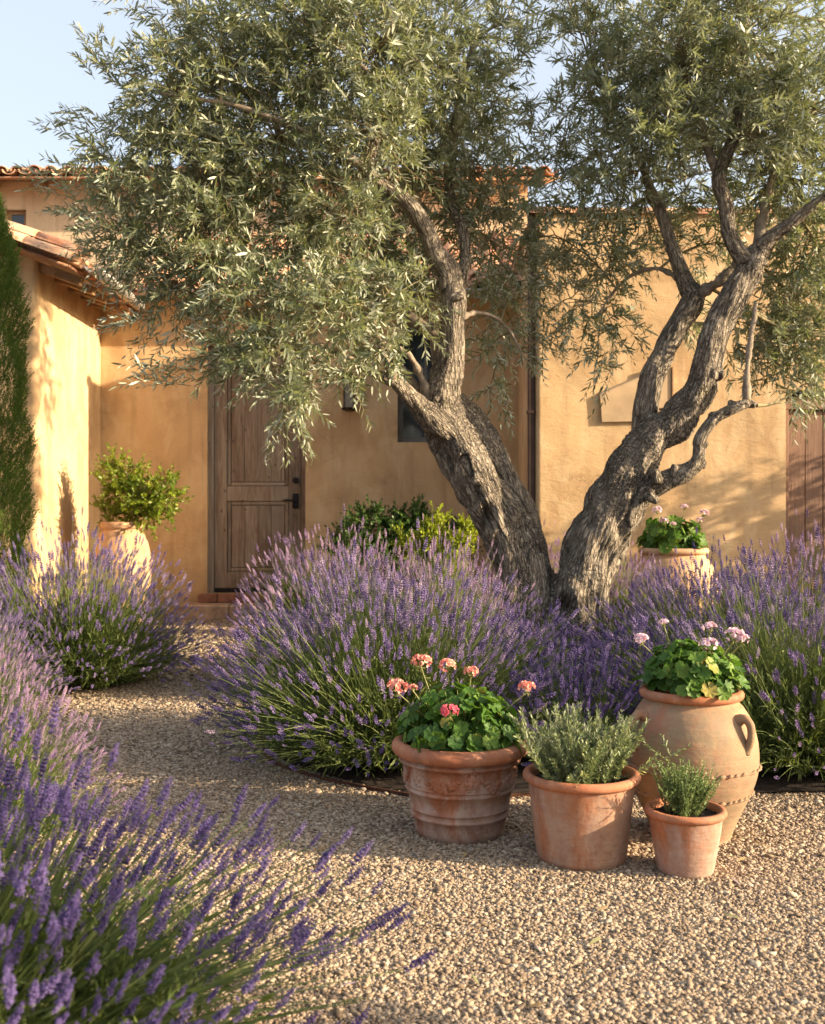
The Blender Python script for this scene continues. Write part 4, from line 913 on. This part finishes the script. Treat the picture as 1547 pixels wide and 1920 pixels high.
# large jar
def jar(name,x,y,label,S,mat,matrim,handles=True,ropes=(.235,.150),medal=False,seg=128):
    r=empty(name,(x,y,0),label,'jar')
    pts=catmull([(0.0,0,0),(.118,0,0),(.126,.012,0),(.150,.07,0),(.183,.14,0),(.205,.205,0),(.211,.26,0),(.206,.32,0),(.190,.375,0),(.168,.415,0),(.150,.436,0),(.146,.447,0)],70)[:,:2]
    m_=MB(); lathe(m_,pts*S,wob=.006,seed=S*3,seg=seg); m_.build('jar_body',mat,r,True)
    m_=MB(); lathe(m_,A([(.147,.445)]+arcp(.150,.462,.0155,-75,95,12)+[(.14,.474),(.134,.455),(.134,.42)])*S,wob=.004,seed=2,seg=seg); m_.build('rim',matrim,r,True)
    for z in ropes:
        n=260; a=np.linspace(0,2*PI,n); ra=np.interp(z,pts[8:,1],pts[8:,0])
        ph_=2.2*np.sin(a*5+z*30)+1.1*np.sin(a*11); zz=z+.003*np.sin(a*3+z*20)+.0022*np.sin(a*40+ph_); rb=ra+.0015+.0022*np.sin(a*40+ph_+1.2)
        rr_=.0042+.002*np.sin(a*40+ph_+.6)+.001*np.sin(a*13)
        m_=MB(); tubes(m_,[np.stack([rb*np.cos(a),rb*np.sin(a),zz],-1)*S],[rr_*S],8); m_.build('rope_band',mat,r,True)
    if handles:
        for az in handles:
            c,s_=math.cos(az),math.sin(az)
            pr=[(.176,.398),(.188,.405),(.202,.404),(.216,.390),(.221,.366),(.218,.340),(.209,.318),(.200,.306)]
            p=catmull([(q[0]*c,q[0]*s_,q[1]) for q in pr],26); rad=np.interp(np.linspace(0,1,26),[0,.15,.5,.85,1],[.020,.015,.0125,.012,.018])
            m_=MB(); tubes(m_,[p*S],[rad*S],14,cap=True); m_.build('handle',mat,r,True)
    if medal:
        m_=MB(); az=medal; ra=.197; c,s_=math.cos(az),math.sin(az); o_=A([ra*c,ra*s_,.355]); X=A([-s_,c,0]); Z=A([-.35*c,-.35*s_,1]); Z=Z/np.linalg.norm(Z)
        a=np.linspace(0,2*PI,40); tubes(m_,[(o_+np.cos(a)[:,None]*X*.022+np.sin(a)[:,None]*Z*.022)*S],[np.full(40,.004)*S],8); 
        T=A([o_+X*rng.normal(0,.008)+Z*rng.normal(0,.008) for _ in range(18)])*S; bake(m_,ico,[tri],np.repeat(np.eye(3)[None]*.005*S,18,0),T,rng.random(18)); m_.build('medallion',mat,r,True)
    return r
j1=jar('terracotta_jar',.907,3.47,'big bulging terracotta jar with two handles and rope bands holding pale pink geraniums',1.0,M['terra_jar'],M['terra_rim'],handles=(math.radians(200),math.radians(-50)))
soil(j1,.136,.44)
j2=jar('terracotta_jar',2.03,8.3,'sunlit terracotta jar with a round medallion standing against the far wall behind the lavender',1.62,M['terra_far'],M['terra_far'],handles=None,medal=math.radians(-80),seg=64)
soil(j2,.22,.715)
j3=jar('terracotta_jar',-2.60,9.55,'tall terracotta jar in the corner of the wing wall holding a green shrub',1.96,M['terra_far'],M['terra_far'],handles=None,ropes=(.3,),seg=64); j3.scale=(.62,.62,1.03)
soil(j3,.26,.86)

# ------------------------------------------------------------------ geraniums
def ger_leaf():
    n=28; V=[[0,0,0]]
    for fr_ in (.5,1.0):
        for k in range(n):
            a=PI/2+.18+(2*PI-.36)*k/(n-1)-PI ; 
            lob=.5+.5*math.cos((k/(n-1))*7*2*PI+PI); r=fr_*(.82+.2*lob**.6*(1 if fr_==1 else .2))
            z=.20*r*r+.07*fr_*math.cos((k/(n-1))*14*PI)
            V.append([r*math.sin(a)*1.05,.35-r*math.cos(a)*.95-.35 ,z])
    F=[[0,1+k,2+k] for k in range(n-1)]; Q=[[1+k,1+n+k,2+n+k,2+k] for k in range(n-1)]
    return A(V,float),[A(F)[:,::-1],A(Q)[:,::-1]]
GL=ger_leaf()
def geranium(loc,label,R,Z0,H,nl,heads,name='geranium',ls=.030,petal='gflow',det=True,fl=1.0):
    r=empty(name,loc,label,'geranium'); 
    th=np.arccos(rng.uniform(-.05,1,nl)); ph=rng.random(nl)*2*PI; k=rng.uniform(.55,1.05,nl)
    u=np.stack([np.sin(th)*np.cos(ph),np.sin(th)*np.sin(ph),np.cos(th)],-1)
    P=u*A([R,R,H])*k[:,None]+A([0,0,Z0])
    nn=nrm(u*A([1.1,1.1,.7])+A([0,0,.45])+rng.normal(0,.35,(nl,3))); d=nrm(np.cross(nn,rng.normal(0,1,(nl,3)))+A([0,0,-.5])); d=nrm(d-nn*(d*nn).sum(-1,keepdims=True)); x=np.cross(d,nn)
    s_=ls*rng.uniform(.55,1.2,nl)
    m_=MB(); bake(m_,GL[0],GL[1],np.stack([x,d,nn],-1)*s_[:,None,None],P,np.clip(rng.normal(.45,.25,nl),0,1)); m_.build('leaves',M['geran'],r,True)
    b0=P*A([.25,.25,0])+A([0,0,Z0-.03]); t=np.linspace(0,1,5)[None,:,None]; mid=(b0+P)/2+A([0,0,.02]); Q=(1-t)**2*b0[:,None]+2*t*(1-t)*mid[:,None]+t*t*P[:,None]
    m_=MB(); tubes(m_,Q,np.full((nl,5),.0016),4,rng.random(nl)); m_.build('stems',M['gstalk'],r,True)
    for hd in heads:
        hx,hy,hz,hr=hd[:4]; mt=M[hd[4] if len(hd)>4 else petal]
        c=A([hx,hy,hz]); b1=A([hx*.45,hy*.45,Z0+H*.3]); mid=(c+b1)/2+A([hx*.12,hy*.12,.02])
        t1=np.linspace(0,1,10)[:,None]; q=(1-t1)**2*b1+2*t1*(1-t1)*mid+t1**2*(c-A([0,0,hr*.7]))
        m_=MB(); tubes(m_,[q],[np.full(10,.0019*fl)],6); 
        n=16; dd=nrm(rng.normal(0,1,(n,3))+A([0,0,-.2])); 
        tubes(m_,np.stack([np.repeat(q[-1][None],n,0),q[-1]+dd*hr*.6+A([0,0,hr*.15])],1),np.full((n,2),.0012*fl),3); m_.build('stalk',M['gstalk'],r,True)
        nf_=26; fd=nrm(rng.normal(0,1,(nf_,3))*A([1,1,.7])+A([0,0,.75])); m_=MB()
        pp=oval_proto(.85,-.15,.2)
        for kf in range(5):
            fr_=frames(fd,roll=rng.random(nf_)*0+kf*2*PI/5+fd[:,0]*9); ldir=fr_[:,:,0]*.85+fd*.45; nn2=nrm(fd-ldir*.3); ld=nrm(ldir); x=np.cross(ld,nn2)
            bake(m_,pp[0],pp[1],np.stack([x,ld,nn2],-1)*hr*.42*rng.uniform(.8,1.1,(nf_,1,1)),c+fd*hr*A([.9,.9,.55]),np.clip(rng.normal(.5,.28,nf_),0,1))
        m_.build('flower_head',mt,r,True)
    return r
def gh(px,py,D,loc,r,*m): w_=W(px,py,D); return (w_[0]-loc[0],w_[1]-loc[1],w_[2],r,*m)
l1=(.155,3.5,0)
geranium(l1,'geranium with salmon pink flower heads growing in the ornate garland pot',.20,.302,.175,440,[gh(790,1240,3.5,l1,.030),gh(839,1247,3.52,l1,.026),gh(883,1259,3.5,l1,.022),gh(745,1287,3.45,l1,.030),gh(774,1289,3.45,l1,.014),gh(988,1289,3.5,l1,.026),gh(843,1333,3.3,l1,.026,'gpink')],ls=.028)
l2=(.907,3.47,0)
geranium(l2,'geranium with pale pink flower heads growing in the big rope banded jar',.165,.49,.135,430,[gh(1203,1198,3.45,l2,.022),gh(1331,1176,3.5,l2,.022),gh(1328,1208,3.42,l2,.027),gh(1377,1190,3.42,l2,.028),gh(1392,1198,3.42,l2,.02),gh(1245,1167,3.55,l2,.015)],ls=.0255,petal='gpale')
l3=(2.03,8.3,0)
geranium(l3,'geranium with pale pink blooms in the far jar with the medallion',.27,.78,.23,230,[gh(1232,956,8.2,l3,.035),gh(1283,950,8.2,l3,.025),gh(1320,962,8.2,l3,.035),gh(1245,977,8.1,l3,.032),gh(1262,982,8.1,l3,.02),gh(1313,975,8.1,l3,.025)],ls=.045,petal='gpale',fl=1.6)
# ------------------------------------------------------------------ herbs, shrubs, cypress
def needles(name,loc,label,cat,Z0,R,H,n,J,ll,w,mat,spread,shoot=(.8,1.1),droop=-.15,per=3,twigm='gstalk',upright=.6,r0=.0015):
    r=empty(name,loc,label,cat); mL=MB();mT=MB()
    ph=rng.random(n)*2*PI; th=np.abs(rng.normal(0,spread,n)).clip(0,1.35)
    d=np.stack([np.sin(th)*np.cos(ph),np.sin(th)*np.sin(ph),np.cos(th)],-1)
    base=np.stack([np.cos(ph)*R*.45*rng.random(n),np.sin(ph)*R*.45*rng.random(n),np.full(n,Z0)],-1)
    Ls=H*rng.uniform(shoot[0],shoot[1],n)*np.clip(1/(np.cos(th)*1.0+.42*1.2),.5,1)*1.15
    sprigs(base,d,Ls,J,ll,leaf_proto(w,.1),mL,mT,(.5,1.0),droop,r0,None,per=per,t0=.1,sizefall=.3)
    # side shoots
    k=np.repeat(np.arange(n),3); tt=rng.uniform(.25,.8,len(k)); p=base[k]+d[k]*(Ls[k]*tt)[:,None]+A([0,0,-1])*droop*(Ls[k]*tt*tt)[:,None]
    sprigs(p,d[k]*.6+rng.normal(0,.6,(len(k),3))+A([0,0,upright]),Ls[k]*.32*rng.uniform(.7,1.2,len(k)),max(6,J//3),ll*.9,leaf_proto(w,.1),mL,mT,(.5,1.0),droop,r0*.6,None,per=per,sizefall=.3)
    mT.build('stems',M[twigm],r,True); mL.build('leaves',M[mat],r,True); return r
needles('rosemary',(.513,3.24,0),'bushy grey green rosemary growing in the plain middle pot','herb',.225,.24,.215,88,24,.023,.25,'rosem',.44,per=4,droop=-.12,shoot=(.55,1.2))
needles('thyme',(.79,3.12,0),'fine leaved thyme growing in the smallest pot','herb',.16,.10,.155,90,26,.010,.45,'thyme',.34,per=3,r0=.0009,upright=.4)
def shrub(name,loc,label,blobs,n,J,ll,proto,mat,Lr=(.12,.22),trunk=True,upb=.5,cat='shrub',group=None,part='leaves'):
    r=empty(name,loc,label,cat,group); mL=MB();mT=MB(); base=A([0,0,0.])
    tot=sum(b_[3]**2 for b_ in blobs)
    for (x,y,z,R_) in blobs:
        m=int(n*R_**2/tot)+3; u=nrm(rng.normal(0,1,(m,3))); c=A([x,y,z]); p=c+u*R_*rng.uniform(.1,1,(m,1))**.5*.85
        d=u*.7+rng.normal(0,.4,(m,3))+A([0,0,upb]); sprigs(p-nrm(d)*.06,d,rng.uniform(Lr[0],Lr[1],m),J,ll,proto,mL,mT,(.5,1.1),.05,.0022,np.clip(rng.normal(.5,.25,m),0,1))
        if trunk:
            t=np.linspace(0,1,8)[:,None]
            for q in range(5):
                e=p[rng.integers(0,m)]; b1=A([x*.15,y*.15,blobs[0][4] if len(blobs[0])>4 else 0.])
                mid=(b1+e)/2+rng.normal(0,.04,3); tubes(mT,[(1-t)**2*b1+2*t*(1-t)*mid+t*t*e],[np.linspace(.008,.003,8)],6)
    mT.build('stems',M['twig'],r,True); mL.build(part,M[mat],r,True); return r
OV=oval_proto(.5,.12,.3)
c_=(-2.60,9.55)
def SB(px,py,D,R_,loc): w_=W(px,py,D); return (w_[0]-loc[0],w_[1]-loc[1],w_[2],R_)
s1=[SB(a_,b_,9.5,R_,c_) for a_,b_,R_ in ((255,935,.24),(215,905,.16),(300,930,.20),(205,960,.12),(240,890,.14),(320,905,.10),(215,870,.08),(270,960,.2))]
shrub('potted_shrub',(c_[0],c_[1],0),'sunlit glossy green shrub growing in the tall jar in the corner',s1,330,6,.055,OV,'citrus',(.12,.22),trunk=False,upb=.3)
def SL(lst,loc,D): return [SB(a_,b_,D+dz,R_,loc) for a_,b_,R_,dz in lst]
c2=(-.35,9.7)
shrub('dark_shrub',(c2[0],c2[1],0),'rounded dark green shrub against the shaded wall under the window',SL([(700,1010,.36,0),(760,1000,.30,.1),(650,1030,.26,0),(690,975,.16,0),(770,975,.18,0),(720,1080,.4,0),(840,1020,.25,.1)],c2,9.6),720,7,.05,OV,'shrubd',(.10,.2))
c3=(.15,8.7)
shrub('lime_shrub',(c3[0],c3[1],0),'bright yellow green shrub glowing in the sun beside the dark one',SL([(810,1010,.13,0),(840,1030,.16,0),(775,1035,.14,0),(870,1020,.13,0),(820,980,.08,0),(755,1010,.06,0),(868,985,.06,0),(830,1090,.25,0)],c3,8.7),330,8,.042,OV,'shrubl',(.12,.2),upb=.8)
# cypress
cx_,cy_=-3.14,7.9
r=empty('cypress',(cx_,cy_,0),'narrow dark green cypress column in front of the wing wall','tree')
mL=MB();mT=MB(); n=17000
z=rng.uniform(.15,3.35,n); rad=np.interp(z,[0,.3,1.2,2.2,2.9,3.4],[.22,.26,.265,.25,.18,.03]); ph=rng.random(n)*2*PI
rad=rad*(1+.14*np.sin(ph*4+z*5)+.10*np.sin(z*13+ph*2))*rng.uniform(.45,1,n)**.35
p=np.stack([rad*np.cos(ph),rad*np.sin(ph),z],-1); d=np.stack([np.cos(ph)*.45,np.sin(ph)*.45,np.full(n,1.)],-1)+rng.normal(0,.22,(n,3))
sprigs(p,d,rng.uniform(.05,.10,n),5,.022,leaf_proto(.34,.05),mL,None,(.25,.6),0,rnd0=np.clip(rng.normal(.5,.25,n),0,1))
t=np.linspace(0,1,12); tubes(mT,[np.stack([0*t,0*t,3.2*t],-1)],[np.linspace(.05,.008,12)],10); mT.build('trunk',M['limb'],r,True); mL.build('crown',M['cyp'],r,True)

# shrubs added unseen beyond the right edge to shade the wall and nearest lavender
def shade_shrub(x,y,R_,H_,lab,n=420):
    bl=[(rng.normal(0,.3)*R_,rng.normal(0,.3)*R_,z,R_*.6) for z in np.linspace(H_*.25,H_-R_*.5,5)]
    shrub('unseen_shade_shrub',(x,y,0),lab,bl,n,7,.055,OV,'shrubd',(.12,.22))
shade_shrub(5.3,8.45,.95,2.35,'added unseen tall shrub that casts shade on the right wall',800)
shade_shrub(2.35,1.12,.5,1.75,'added unseen upright shrub that casts shade on the nearest lavender',300)

# fallen leaves and petals on the gravel
mb=MB(); n=420; x=rng.uniform(-1.6,2.0,n); y=rng.uniform(2.1,6,n); k=(~inpoly(x,y,BED))&(np.abs(x)<.42*y+.2); x,y=x[k],y[k]; n=len(x); a=rng.random(n)*6.3
d=np.stack([np.cos(a),np.sin(a),rng.normal(0,.12,n)],-1); Fm=frames(d,roll=rng.normal(0,.35,n)); bake(mb,leaf_proto(.22,.2)[0],leaf_proto(.22,.2)[1],Fm*rng.uniform(.022,.05,n)[:,None,None],np.stack([x,y,np.full(n,.0145)],-1),rng.random(n))
M['litter']=leaf_mat('dry_leaf',[(0,(.12,.07,.03)),(.5,(.26,.19,.09)),(.8,(.20,.21,.10)),(1,(.35,.25,.33))],transl=.1)
tag(mb.build('fallen_leaves',M['litter']),kind='stuff')
